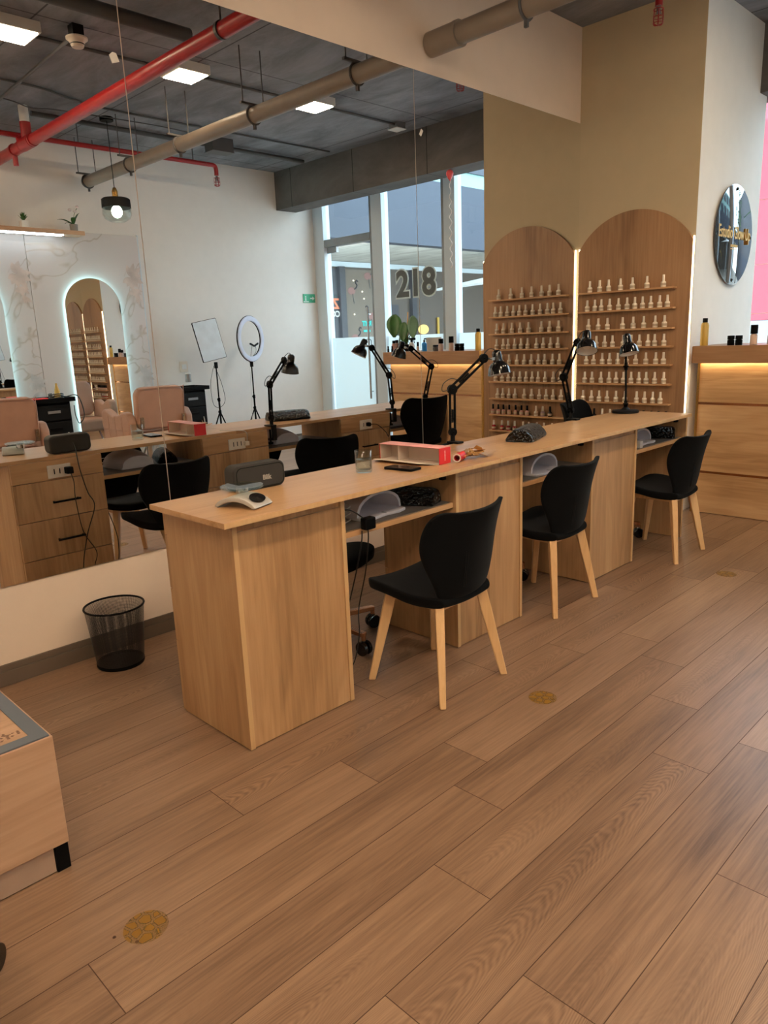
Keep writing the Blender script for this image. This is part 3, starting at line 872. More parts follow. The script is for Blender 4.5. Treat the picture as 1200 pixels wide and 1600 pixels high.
def nail_lamp(label, c, ang, cord=True):
    t = thing('nail_lamp', label, 'nail lamp', c, 'nail curing lamps')
    rt = Matrix.Translation(Vector(c)) @ Matrix.Rotation(ang, 4, 'Z')
    n = 12; out, inn = [], []
    for i in range(7):
        q = i/6; x = -.105+.19*q
        sc = .72+.28*math.sin(q*PI/2)
        ro, ri = [], []
        for k in range(n+1):
            th = PI*k/n
            ro.append(rt @ Vector((x, .125*math.cos(th)*sc, .012+.080*math.sin(th)**.8*sc)))
            ri.append(rt @ Vector((x+.001, .113*math.cos(th)*sc, .012+.070*math.sin(th)**.8*sc)))
        out.append(ro); inn.append(ri)
    MB().shell(out, inn).build('hood', M['greyplastic'], t, smooth='auto')
    # closed back
    n2 = 12; poly = [(.119*.72*math.cos(PI*k/n2), .012+.079*.72*math.sin(PI*k/n2)**.8) for k in range(n2+1)]
    MB().prism(poly, -.003, .002, rt @ face_m((-.104, 0, 0), (0, 1, 0), (0, 0, 1))).build('rear_panel', M['greyplastic'], t)
    P = [(-.10, -.095), (.06, -.126), (.115, -.118), (.128, -.07), (.118, 0), (.128, .07), (.115, .118), (.06, .126), (-.10, .095)]
    MB().prism(P, .0005, .013, rt).build('base_plate', M['greyplastic'], t, bevel=.004)
    MB().prism(rrect(.011, .004, .002), .0925*0+.0132, .0142, rt @ Matrix.Translation((.108, 0, 0))).build('badge', M['greyalu'], t)
    return t
nail_lamp('grey arched nail lamp on the near knee space shelf', (.965, 1.905, .632), 0.05)
nail_lamp('grey arched nail lamp on the middle knee space shelf', (1.000, 2.985, .632), 0.05)
nail_lamp('grey arched nail lamp on the far knee space shelf', (.975, 4.035, .632), 0.0)
o = MB().box(1.095, 1.128, 3.885, 3.918, .6325, .672).build('small_carton', M['white'], None, bevel=.002); tag(o, 'tiny white carton at the front edge of the far shelf', 'carton')

# cables and power bricks
def cable(label, pts, r=.0026, mat='cable', name='power_cable'):
    o = MB().tube(catmull(pts, 10), r, 6).build(name, M[mat], None, smooth=True); return tag(o, label, 'cable')
t = thing('power_brick', 'black power brick hanging over the near shelf edge', 'adapter', (1.143, 1.745, .625))
MB().box(1.139, 1.172, 1.722, 1.772, .628, .672).build('case', M['black'], t, bevel=.006)
MB().tube(catmull([(1.150, 1.730, .670), (1.12, 1.70, .700), (1.10, 1.66, .705)], 8), .0026, 6).build('lead', M['cable'], t)
cable('thin black cable looping from the near shelf to the floor', [(1.150, 1.720, .626), (1.146, 1.718, .58), (1.09, 1.735, .45), (1.03, 1.72, .25), (1.00, 1.69, .10), (1.00, 1.72, .02), (1.01, 1.775, .06), (1.02, 1.80, .17), (1.03, 1.795, .28), (1.10, 1.775, .45), (1.146, 1.752, .58), (1.150, 1.750, .626)])
cable('coiled white cord on the near shelf left of the nail lamp', [(1.02+.026*math.cos(k*.9), 1.735+.045*math.sin(k*.9), .636+.0035*k) for k in range(22)], .0022, 'cord_white', 'cord_coil')
t = thing('charger_plug', 'black charger plugged into the near cabinet socket', 'plug', (cb-.008, 1.455, .705))
MB().box(cb-.045, cb-.0082, 1.435, 1.470, .688, .722).build('body', M['black'], t, bevel=.004)
MB().tube(catmull([(cb-.040, 1.455, .688), (cb-.045, 1.462, .64), (cb-.035, 1.462, .55), (cb-.035, 1.48, .38), (cb-.03, 1.535, .26), (cb-.03, 1.515, .18), (cb-.03, 1.50, .05)], 10), .0022, 6).build('cord', M['cable'], t)
cable('thin black cable dropping from the speaker down the drawer fronts', [(.7805, 1.520, .83), (.735, 1.512, .795), (.700, 1.506, .70), (.700, 1.530, .58), (.700, 1.556, .50), (.700, 1.500, .36), (.700, 1.458, .20), (.700, 1.46, .06)])
t = thing('charger_plug', 'white charger plugged into the middle cabinet socket', 'plug', (cb-.008, 2.53, .70))
MB().box(cb-.034, cb-.0082, 2.515, 2.543, .690, .716).build('body', M['offwhite'], t, bevel=.003)
MB().tube(catmull([(cb-.03, 2.53, .716), (cb-.06, 2.50, .78), (cb+.03, 2.46, .7835), (cb+.12, 2.44, .7835)], 10), .0022, 6).build('cord', M['cord_white'], t)
t = thing('charger_plug', 'black lamp plug in the far cabinet socket', 'plug', (cb-.008, 3.56, .705))
MB().cyl((cb-.034, 3.555, .705), (cb-.0082, 3.555, .705), .015, n=16).build('body', M['black'], t, bevel=.003)
MB().tube(catmull([(cb-.034, 3.556, .705), (cb-.06, 3.60, .70), (cb-.06, 3.68, .64), (cb-.03, 3.74, .60), (cb-.028, 3.76, .70)], 10), .0026, 6).build('cord', M['cable'], t)

# ------------------------------------------------------------------ waste basket
bc = Vector((.156, 1.222, 0))
t = thing('waste_basket', 'round black wire mesh waste basket against the low wall', 'basket', bc)
bm = bmesh.new(); uvl = bm.loops.layers.uv.new('UVMap'); n = 72
z0, z1, r0, r1 = .006, .256, .094, .118
lo = [bm.verts.new((r0*math.cos(2*PI*k/n), r0*math.sin(2*PI*k/n), z0)) for k in range(n)]
hi = [bm.verts.new((r1*math.cos(2*PI*k/n), r1*math.sin(2*PI*k/n), z1)) for k in range(n)]
for k in range(n):
    f = bm.faces.new((lo[k], lo[(k+1) % n], hi[(k+1) % n], hi[k])); f.smooth = True
    for lp, (uu, vv) in zip(f.loops, ((k, 0), (k+1, 0), (k+1, 1), (k, 1))): lp[uvl].uv = (uu*2, vv*50)
me = bpy.data.meshes.new('mesh_wall'); bm.to_mesh(me); bm.free(); me.materials.append(M['mesh_black'])
o = bpy.data.objects.new('mesh_wall', me); COL.objects.link(o); o.parent = t
rp = [(bc.x+r1*math.cos(2*PI*k/48), bc.y+r1*math.sin(2*PI*k/48), z1) for k in range(48)]
MB().tube(rp, .0045, 8, closed=True).build('rim', M['black'], t, smooth=True)
MB().lathe([(0, 0.0005), (.094, .0005), (.096, .004), (.096, .016), (.093, .016), (.092, .006), (0, .006)], 48, Matrix.Translation(bc)).build('bottom', M['black'], t, smooth='auto')

# ------------------------------------------------------------------ low box at left
t = thing('display_box', 'low pale oak box table with grey framed top at the left', 'table', (.87, .05, 0))
bx0, bx1, by0, by1, bz = .50, 1.254, -.45, .557, .372
MB().box(bx1-.018, bx1, by0, by1, .075, bz).build('front_panel', M['greyoak'], t, bevel=.0015)
MB().box(bx0, bx1-.018, by1-.018, by1, .075, bz).build('side_panel', M['greyoak'], t, bevel=.0015)
MB().box(bx0, bx0+.018, by0, by1-.018, .075, bz).build('rear_panel', M['greyoak'], t)
MB().box(bx0+.018, bx1-.018, by0, by0+.018, .075, bz).build('side_panel', M['greyoak'], t)
M['framegrey'] = pbr('grey frame', (92, 96, 102), .35, metal=.3)
fr = MB()
fr.box(bx1-.042, bx1-.006, by0+.006, by1-.006, bz, bz+.004).box(bx0+.006, bx0+.042, by0+.006, by1-.006, bz, bz+.004)
fr.box(bx0+.042, bx1-.042, by1-.042, by1-.006, bz, bz+.004).box(bx0+.042, bx1-.042, by0+.006, by0+.042, bz, bz+.004)
fr.build('top_frame', M['framegrey'], t)
tp = MB().box(bx0+.042, bx1-.042, by0+.042, by1-.042, bz-.01, bz+.002).build('top_panel', M['greyoak'], t)
mk = MB(); random.seed(11)
for k in range(16):
    x = bx1-.065-random.random()*.035; y = by1-.050-random.random()*.05
    mk.prism([(x+.005*math.cos(a_)*random.uniform(.3, 1), y+.006*math.sin(a_)*random.uniform(.3, 1)) for a_ in [0, 1, 2, 3, 4, 5]], bz+.002, bz+.0024)
mk.build('dark_print', pbr('brown print', (110, 80, 62), .6), tp)
MB().box(bx0+.03, bx1-.008, by0+.03, by1-.038, .004, .0745).build('plinth', pbr('plinth metal', (176, 152, 134), .35, metal=.4), t)
for yy in (by1-.036,): MB().box(bx1-.050, bx1-.004, yy, yy+.034, .0, .0745).build('foot', M['black'], t, bevel=.002)

# rolling stool mostly outside the frame
t = thing('rolling_stool', 'black rolling stool cut off by the left photo edge', 'stool', (1.628, .130, 0))
for k in range(4):
    a_ = math.atan2(.176, -.172)+k*PI/2; d_ = Vector((math.cos(a_), math.sin(a_), 0)); n_ = Vector((-d_.y, d_.x, 0)); c_ = Vector((1.628, .130, 0))
    lg = MB().tube([c_+Vector((0, 0, .09)), c_+d_*.246+Vector((0, 0, .07))], .012, 8).build('base_arm', M['blackmat'], t)
    MB().cyl(c_+d_*.246-n_*.012+Vector((0, 0, .031)), c_+d_*.246+n_*.012+Vector((0, 0, .031)), .031, n=24).cyl(c_+d_*.246+Vector((0, 0, .031)), c_+d_*.246+Vector((0, 0, .075)), .008).build('caster', M['blackgloss'], lg, bevel=.004)
MB().cyl((1.628, .130, .07), (1.628, .130, .40), .022).build('gas_column', M['blackmat'], t)
MB().lathe([(0, .40), (.12, .40), (.13, .42), (.13, .45), (.11, .47), (0, .475)], 36, Matrix.Translation((1.628, .130, 0))).build('seat', M['velvet'], t, smooth='auto')

# ------------------------------------------------------------------ floor marks
for (x, y), l in zip([(1.583, .587), (1.660, 2.100), (1.637, 3.885)], ['round yellow adhesive mark on the floor nearest the camera', 'round yellow adhesive mark on the floor near the first chair', 'round yellow adhesive mark on the floor near the farthest chair']):
    o = MB().lathe([(0, .0004), (.049, .0004), (.050, .0008), (0, .0012)], 40, Matrix.Translation((x, y, 0))).build('adhesive_mark', M['stain'], None)
    tag(o, l, 'floor mark', None)
for (x, y) in [(1.558, .523), (1.608, .552)]:
    o = MB().lathe([(0, .0003), (.0042, .0003), (.003, .002), (0, .0026)], 10, Matrix.Translation((x, y, 0))).build('dirt_speck', M['groove'], None)
    tag(o, 'dark speck of dirt left of the nearest yellow mark' if x < 1.58 else 'dark speck of dirt on the rim of the nearest yellow mark', 'speck')

# ------------------------------------------------------------------ arched polish display
t = thing('polish_display', 'arched oak wall display with nine shelves of nail polish', 'display', (.44, Y1-.03, 0))
ax0, ax1, zs, zt = .020, .858, 1.842, 2.078
cx = (ax0+ax1)/2; hw = (ax1-ax0)/2; ri = zt-zs; R = (hw*hw+ri*ri)/(2*ri); an = math.asin(hw/R)
poly = [(ax0, .004), (ax1, .004)] + [(cx+R*math.sin(an-2*an*i/40), zt-R+R*math.cos(an-2*an*i/40)) for i in range(41)]
mm = face_m((0, Y1-.006, 0), (1, 0, 0), (0, 0, 1))
MB().prism(poly, .002, .026, mm).build('back_panel', M['arch'], t)
SZ = [1.550, 1.417, 1.284, 1.160, 1.036, .901, .764, .630, .498]
for z in SZ:
    MB().box(.052, .768, Y1-.032-.052, Y1-.032, z-.012, z).build('shelf', M['shelfwood'], t, bevel=.001)
MB().box(ax1, ax1+.005, Y1-.022, Y1-.008, .05, zs+.02).build('light_strip', M['ledarch'], t, label='glowing strip')
MB().box(ax0-.006, ax0-.001, Y1-.022, Y1-.008, .05, zs+.02).build('light_strip', M['ledarch'], t, label='glowing strip')

def bottle_proto(mb, mc, label):
    t = thing('nail_polish', label, 'nail polish')
    MB().lathe([(0, .0004), (.0155, .0004), (.0172, .003), (.0172, .030), (.0150, .036), (.0085, .040), (.0085, .042), (0, .042)], 16).build('bottle_body', mb, t, smooth='auto')
    MB().lathe([(0, .0415), (.0088, .0415), (.0078, .079), (.0070, .081), (0, .081)], 14).build('bottle_cap', mc, t, smooth='auto')
    MB().lathe([(.01735, .010), (.01735, .026)], 16).build('bottle_label', M['label'], t, smooth=True)
    return t
P_cream = bottle_proto(M['bottle'], M['bottle'], 'x'); P_dark = bottle_proto(M['pinkbottle'], M['black'], 'x'); P_red = bottle_proto(M['redbottle'], M['white'], 'x'); P_black = bottle_proto(M['blackgloss'], M['black'], 'x'); P_lilac = bottle_proto(M['lilacbottle'], M['bottle'], 'x')
used = set()
def put_bottle(proto, x, z, label, group):
    loc = (x, Y1-.032-.024, z)
    if proto.name not in used:
        used.add(proto.name); proto.location = loc; proto['label'] = label; proto['group'] = group; proto.rotation_euler = (0, 0, random.uniform(0, 6))
        return proto
    return dup(proto, loc, random.uniform(0, 6), label, group)
ROWS = [[.131, .209, .28, .371, .461, .567, .684], [.113, .175, .226, .292, .36, .426, .484, .541, .6, .664, .718], [.127, .206, .279, .397, .477, .555, .638, .704],
        [.13, .195, .261, .323, .405, .468, .528, .592, .64, .706], [.115, .175, .246, .304, .369, .437, .506, .582, .654, .709], [.106, .166, .24, .305, .36, .418, .477, .536, .59, .652, .718], [.096, .166, .229, .293, .364, .435, .524, .584, .645, .699]]
SN = ['top', 'second', 'third', 'fourth', 'fifth', 'sixth', 'seventh', 'eighth', 'bottom']
for i, row in enumerate(ROWS):
    for k, x in enumerate(row):
        put_bottle(P_cream, x, SZ[i], f'cream nail polish bottle, {ORDN[k]} from the mirror on the {SN[i]} display shelf', f'nail polish on the {SN[i]} shelf')
r8 = [.192, .258, .321, .406, .461, .518, .581, .639, .691, .745]
for k, x in enumerate(r8):
    pr, nm = (P_black, 'black') if k == 0 else (P_lilac, 'lilac') if k == 1 else (P_cream, 'cream') if k == 2 else (P_dark, 'black capped nude')
    put_bottle(pr, x, SZ[7], f'{nm} nail polish bottle, {ORDN[k]} from the mirror on the eighth display shelf', 'nail polish on the eighth shelf')
r9 = [.171, .247, .312, .389, .443, .527, .591, .655, .738]
for k, x in enumerate(r9):
    pr, nm = (P_red, 'white capped red') if k > 4 else (P_cream, 'cream')
    put_bottle(pr, x, SZ[8], f'{nm} nail polish bottle, {ORDN[k]} from the mirror on the bottom display shelf', 'nail polish on the bottom shelf')

# ------------------------------------------------------------------ reception counter
cy = 5.135; cx0, cx1 = .925, 2.030
t = thing('reception_counter', 'oak reception counter with lit groove under its thick top', 'counter', ((cx0+cx1)/2, 5.35, 0))
MB().box(cx0, cx1, cy+.012, 5.60, .0, 1.040).build('body', M['oakx'], t)
for za, zb in ((.775, 1.035), (.300, .757), (.004, .282)):
    MB().box(cx0+.004, cx1-.004, cy, cy+.012, za, zb).build('front_board', M['oakx'], t)
for za, zb in ((.757, .775), (.282, .300)):
    MB().box(cx0+.004, cx1-.004, cy+.008, cy+.0125, za, zb).build('groove_strip', M['rosegold'], t, label='dull gold groove strip')
MB().box(cx0-.025, cx1+.02, 5.065, 5.62, 1.040, 1.152).build('top', wood('dark oak fascia', [(116, 80, 50), (146, 106, 72), (168, 128, 92)], 0, rough=.42, streak=.30), t, bevel=.0015)
MB().box(cx0+.01, cx1-.01, cy-.030, cy-.006, 1.0388, 1.0397).build('light_strip', M['ledwarm'], t, label='warm glowing strip')
MB().box(cx0-.010, cx0+.006, cy-.008, cy+.03, .0, 1.0395).build('corner_trim', M['gold'], t)
MB().box(cx0-.027, cx0-.025, 5.062, 5.09, 1.042, 1.150).build('corner_trim', M['gold'], t)
CT = 1.1525
def cosm(label, x, y, r, h, mb, mc, cap=.35, sq=False, name='cosmetic_bottle', capr=.75, cat='bottle'):
    t = thing(name, label, cat, (x, y, CT), 'bottles on the reception counter')
    hb_ = h*(1-cap); tm = Matrix.Translation((x, y, CT))
    MB().lathe([(0, .0003), (r*.95, .0003), (r, .003), (r, hb_*.86), (r*.8, hb_*.97), (r*.5, hb_), (0, hb_)], 20, tm).build('body', mb, t, smooth='auto')
    MB().lathe([(0, hb_), (r*capr, hb_), (r*capr, h-.003), (r*capr*.9, h), (0, h)], 20, tm).build('cap', mc, t, smooth='auto')
    return t
cosm('tall amber bottle with black cap at the wall end of the counter', .952, 5.115, .026, .180, M['goldbottle'], M['black'], .15, capr=.62)
for k, x in enumerate((1.128, 1.178)):
    cosm(['short black jar left of its twin on the counter', 'short black jar right of its twin on the counter'][k], x, 5.11, .022, .062, M['black'], M['black'], .4, name='cosmetic_jar', capr=1.0, cat='jar')
cosm('nude bottle with tall black cap beside the two black jars', 1.262, 5.13, .022, .125, pbr('nude plastic', (214, 184, 164), .3), M['black'], .45, capr=1.0)
cosm('clear pinkish bottle with black cap near the counter middle', 1.372, 5.12, .024, .108, pbr('pale pink plastic', (206, 180, 170), .3), M['black'], .40, capr=.9)
cosm('small grey square jar left of the clear bottle on the counter', 1.452, 5.14, .026, .055, M['darkpipe'], M['blackmat'], .3, name='cosmetic_jar', capr=1.0, cat='jar')
# blue pump bottle
t = thing('pump_bottle', 'blue pump bottle on the reception counter', 'bottle', (1.588, 5.14, CT), 'bottles on the reception counter')
MB().lathe([(0, .0003), (.022, .0003), (.023, .003), (.023, .070), (.012, .080), (0, .080)], 20, Matrix.Translation((1.588, 5.14, CT))).build('body', M['blue'], t, smooth='auto')
MB().cyl((1.588, 5.14, CT+.079), (1.588, 5.14, CT+.100), .009).cyl((1.588, 5.14, CT+.10), (1.588, 5.14, CT+.112), .004).tube([(1.588, 5.14, CT+.112), (1.562, 5.14, CT+.110)], .005, 8).build('pump', M['black'], t)
cosm('slim black capped vial between blue pump and spray bottle', 1.668, 5.14, .013, .085, pbr('nude vial', (200, 170, 150), .3), M['black'], .45)
t = thing('spray_bottle', 'black trigger spray bottle beside the leafy plant', 'bottle', (1.762, 5.16, CT), 'bottles on the reception counter')
MB().lathe([(0, .0003), (.026, .0003), (.027, .004), (.027, .06), (.012, .085), (0, .085)], 20, Matrix.Translation((1.762, 5.16, CT))).build('body', M['white'], t, smooth='auto')
MB().cyl((1.762, 5.16, CT+.083), (1.762, 5.16, CT+.105), .012).box(1.722, 1.785, 5.15, 5.17, CT+.103, CT+.125).tube([(1.735, 5.16, CT+.105), (1.728, 5.16, CT+.075)], .004, 6).build('trigger', M['black'], t)
cosm('pink bottle with black cap left of the leafy plant', 1.985, 5.15, .020, .105, pbr('pink plastic', (196, 150, 140), .3), M['black'], .25)
cosm('brown bottle with black cap nearest the plant stem', 1.925, 5.13, .020, .110, pbr('brown plastic', (120, 96, 88), .3), M['black'], .25)
cosm('small dark nail bottle in front of the pink bottle', 1.955, 5.095, .010, .055, M['blackgloss'], M['black'], .4)
cosm('small dark nail bottle at the aisle end of the counter', 2.012, 5.10, .010, .055, M['blackgloss'], M['black'], .4)
o = MB().box(1.62, 1.80, 5.40, 5.42, CT, CT+.12).build('white_card', M['white'], None); tag(o, 'white upright card behind the blue pump bottle', 'card')
# leafy plant
pc = Vector((1.895, 5.22, CT))
t = thing('potted_plant', 'large leafed green plant in a dark pot on the counter', 'plant', pc)
MB().lathe([(0, .0004), (.030, .0004), (.040, .065), (.037, .065), (.034, .058), (0, .058)], 24, Matrix.Translation(pc)).build('pot', M['blackmat'], t, smooth='auto')
def leaf(m, base, tip, w, droop=.03, n=8, fold=.25):
    base, tip = Vector(base), Vector(tip); d = tip-base; s = d.cross(Vector((0, 0, 1)))
    if s.length < 1e-5: s = Vector((1, 0, 0))
    s.normalize(); nn = s.cross(d).normalized(); top, bot = [], []
    for i in range(n+1):
        q = i/n; c = base+d*q+Vector((0, 0, -droop*q*q*4*(q)))
        h = w*math.sin(PI*min(1, q*.93+.04))**.75
        row = [c+s*(h*v)+nn*(abs(v)*h*fold) for v in (-1, -.5, 0, .5, 1)]
        top.append(row); bot.append([p-nn*.0008 for p in row])
    m.shell(top, bot); return m
sp = [((.115, -.02, .345), (.075, -.075, .165), .074), ((.01, .0, .27), (-.02, -.06, .12), .050), ((-.075, .03, .325), (-.115, -.02, .15), .052), ((.03, .02, .22), (.06, -.03, .08), .040)]
for k, (a_, b_, w_) in enumerate(sp):
    st = MB().tube(catmull([pc+Vector((0, 0, .05)), pc+Vector(a_)*.6+Vector((0, 0, .03)), pc+Vector(a_)], 6), .0035, 6).build('stem', M['leaf'], t)
    leaf(MB(), pc+Vector(a_), pc+Vector(b_), w_, .008).build('leaf', M['leafpale'] if k == 2 else M['leaf'], st, smooth=True)
m = MB(); random.seed(5)
for k in range(9):
    an_ = k*2*PI/9; rr = random.uniform(.03, .07)
    leaf(m, pc+Vector((0, 0, .06)), pc+Vector((rr*math.cos(an_), rr*math.sin(an_), random.uniform(.12, .20))), .014, .0)
m.build('lower_leaves', M['leaf'], t, smooth=True)
MB().tube([pc+Vector((-.01, .01, .05)), pc+Vector((-.02, .02, .36))], .006, 8).build('support_stick', M['beech'], t)

# round black sign on the side wall
sy, sz, sr = 5.70, 1.900, .337
t = thing('round_sign', 'round black acrylic sign with gold lettering on the white wall', 'sign', (X1, sy, sz))
mm = face_m((X1, sy, sz), (0, 1, 0), (0, 0, 1))
MB().lathe([(0, .012), (sr-.002, .012), (sr, .014), (sr, .020), (sr-.003, .022), (0, .022)], 72, mm).build('disc', M['darkmirror'], t, smooth='auto')
MB().lathe([(0, .0), (.03, 0), (.03, .012), (0, .012)], 20, mm).build('standoff', M['blackmat'], t)
for dx, dz in ((0, sr-.03), (0, -sr+.03), (sr-.03, 0), (-sr+.03, 0)):
    MB().lathe([(0, .022), (.011, .022), (.010, .028), (0, .029)], 16, mm @ Matrix.Translation((dx, dz, 0))).build('screw_cap', M['blackgloss'], t)
text('lettering', 'Estudio Glow Up', .092, M['gold_text'], t, face_m((X1+.0225, sy+.005, sz+.012), (0, 1, 0), (0, 0, 1)) @ Matrix.Diagonal((.92, 1.25, 1, 1)), .0015, .0012)
m = MB()
for k in range(9): m.box(X1+.0222, X1+.0235, sy-.062+k*.0145, sy-.052+k*.0145, sz-.082, sz-.064)
m.box(X1+.0222, X1+.0235, sy-.062, sy+.066, sz-.096, sz-.092)
m.build('small_lettering', M['gold_text'], t)

# ------------------------------------------------------------------ storefront
def vmull(x0, x1, name):
    m = MB().box(x0, x1, YG-.06, YG+.06, 0, 3.25)
    return struct(m.build(name, M['alu'], None, bevel=.003))
# positions (real x) of the uprights
ups = [(4.635, W-.001), (3.565, 3.745), (2.440, 2.600), (1.32, 1.46), (.40, .52)]
for i, (a_, b_) in enumerate(ups): vmull(a_, b_, f'window_{i+1}_post' if False else f'trim_{i+2}')
for i, (a_, b_) in enumerate(ups[1:]):
    struct(MB().box(b_, b_+.045, YG-.045, YG+.045, 0, 3.25).build(f'trim_{i+10}', M['greyalu'], None))
struct(MB().box(-.006, W, YG-.06, YG+.06, 3.25, H).build('wall_front', M['wall']))
panes = [(2.645, 3.565), (1.505, 2.440), (.565, 1.32), (-.006, .40)]
for i, (a_, b_) in enumerate(panes):
    w = bpy.data.objects.new(f'window_{i+1}', None); COL.objects.link(w); w.location = ((a_+b_)/2, YG, 0); w['kind'] = 'structure'; ORG[w.name] = Vector(w.location)
    MB().box(a_, b_, YG-.004, YG+.004, .03, 3.25).build('pane', M['glass'], w)
    MB().box(a_+.002, b_-.002, YG-.0065, YG-.0045, .03, 1.305).build('frosted_film', M['frost'], w, label='frosted film')
    MB().box(a_, b_, YG-.03, YG+.03, 0, .03).build('sill_frame', M['alu'], w)
    if i == 0:
        tm = face_m((3.105, YG+.0065, 1.888), (-1, 0, 0), (0, 0, 1))
        text('door_number', '218', .42, M['num'], w, tm, .002, .012)
        text('door_number_rim', '218', .42, M['numedge'], w, face_m((3.105, YG+.0105, 1.888), (-1, 0, 0), (0, 0, 1)), .001, .030)
    if i == 2:
        MB().box(a_+.001, .84, YG-.009, YG-.0068, 1.310, 3.2).build('pink_film', M['pinkfilm'], w, label='pink translucent film')
        for zz in (1.36, 1.75, 2.25): MB().box(a_, .84, YG-.0115, YG-.0092, zz, zz+.006).build('film_seam', M['white'], w)
        MB().box(a_+.10, a_+.12, YG-.0115, YG-.0092, 1.31, 3.2).build('film_seam', M['white'], w)
    if i == 3:
        MB().box(a_+.001, b_-.001, YG-.009, YG-.0068, 1.310, 3.2).build('pink_film', M['pinkfilm'], w, label='pink translucent film')
d = bpy.data.objects.new('door_1', None); COL.objects.link(d); d.location = (4.19, YG, 0); d['kind'] = 'structure'; ORG[d.name] = Vector(d.location)
MB().box(3.800, 4.620, YG-.006, YG+.006, .01, 2.425).build('door_leaf', M['glass'], d)
MB().box(3.802, 4.618, YG-.0095, YG-.0065, .03, 1.305).build('frosted_film', M['frost'], d, label='frosted film')
MB().box(3.790, 4.635, YG-.05, YG+.05, 2.455, 2.545).build('transom', M['greyalu'], d)
MB().box(3.790, 4.635, YG-.004, YG+.004, 2.545, 3.25).build('transom_pane', M['glass'], d)
MB().box(4.44, 4.62, YG-.02, YG+.02, 2.380, 2.450).build('hinge_patch', M['greyalu'], d)
MB().cyl((3.872, YG-.055, .53), (3.872, YG-.055, 1.67), .014, n=16).cyl((3.872, YG-.055, .62), (3.872, YG-.006, .62), .008).cyl((3.872, YG-.055, 1.58), (3.872, YG-.006, 1.58), .008).build('handle', M['chrome'], d)
# balloon with curled ribbon
bp_ = Vector((2.05, 6.10, 2.79))
t = thing('balloon', 'coral balloon with curled white ribbon under the concrete beam', 'balloon', bp_)
MB().lathe([(0, -.058), (.008, -.057), (.006, -.052), (.020, -.036), (.034, -.006), (.037, .012), (.030, .032), (.014, .043), (0, .045)], 28, Matrix.Translation(bp_+Vector((0, 0, .049)))).build('body', M['balloon'], t, smooth=True)
rb = [bp_+Vector((.012*math.sin(k*.9)*(1 if k > 12 else .2), .012*math.cos(k*.9), -.008-.0145*k)) for k in range(58)]
MB().tube(catmull(rb, 3), .0045, 5).build('ribbon', M['white'], t)
# exit sign, switch
t = thing('exit_sign', 'small green exit sign with white arrow on the white wall', 'sign', (W, 6.50, 1.83))
MB().box(W-.008, W, 6.40, 6.60, 1.775, 1.885).build('plate', M['green'], t)
am = face_m((W-.0085, 6.555, 1.83), (0, 1, 0), (0, 0, -1))
MB().prism([(-.04, -.008), (0, -.008), (0, -.025), (.035, 0), (0, .025), (0, .008), (-.04, .008)], -.0006, .0006, am).build('arrow', M['white'], t)
MB().prism(arcpts(-.0, -.02, .010, 0, 2*PI, 12)[:-1], -.0006, .0006, face_m((W-.0085, 6.44, 1.83), (0, 1, 0), (0, 0, -1))).box(W-.0092, W-.0082, 6.432, 6.448, 1.80, 1.835).build('running_figure', M['white'], t)
MB().box(W-.0092, W-.0082, 6.40, 6.49, 1.783, 1.793).build('small_lettering', M['white'], t)
t = thing('wall_switch', 'white wall switch plate beside the tall white panel light', 'switch', (W, 4.551, 1.02))
MB().box(W-.010, W, 4.50, 4.60, .985, 1.11).build('plate', M['offwhite'], t, bevel=.003)
MB().box(W-.013, W-.010, 4.52, 4.58, 1.02, 1.075).build('rocker', M['white'], t, bevel=.001)
t = thing('canister', 'small grey dispenser canister standing on the right trolley', 'canister', (4.50, 4.40, .885), None)
MB().cyl((4.50, 4.40, .8855), (4.50, 4.40, .975), .032).build('body', M['greyalu'], t)
MB().cyl((4.50, 4.40, .975), (4.50, 4.40, .985), .033).build('lid', M['white'], t)

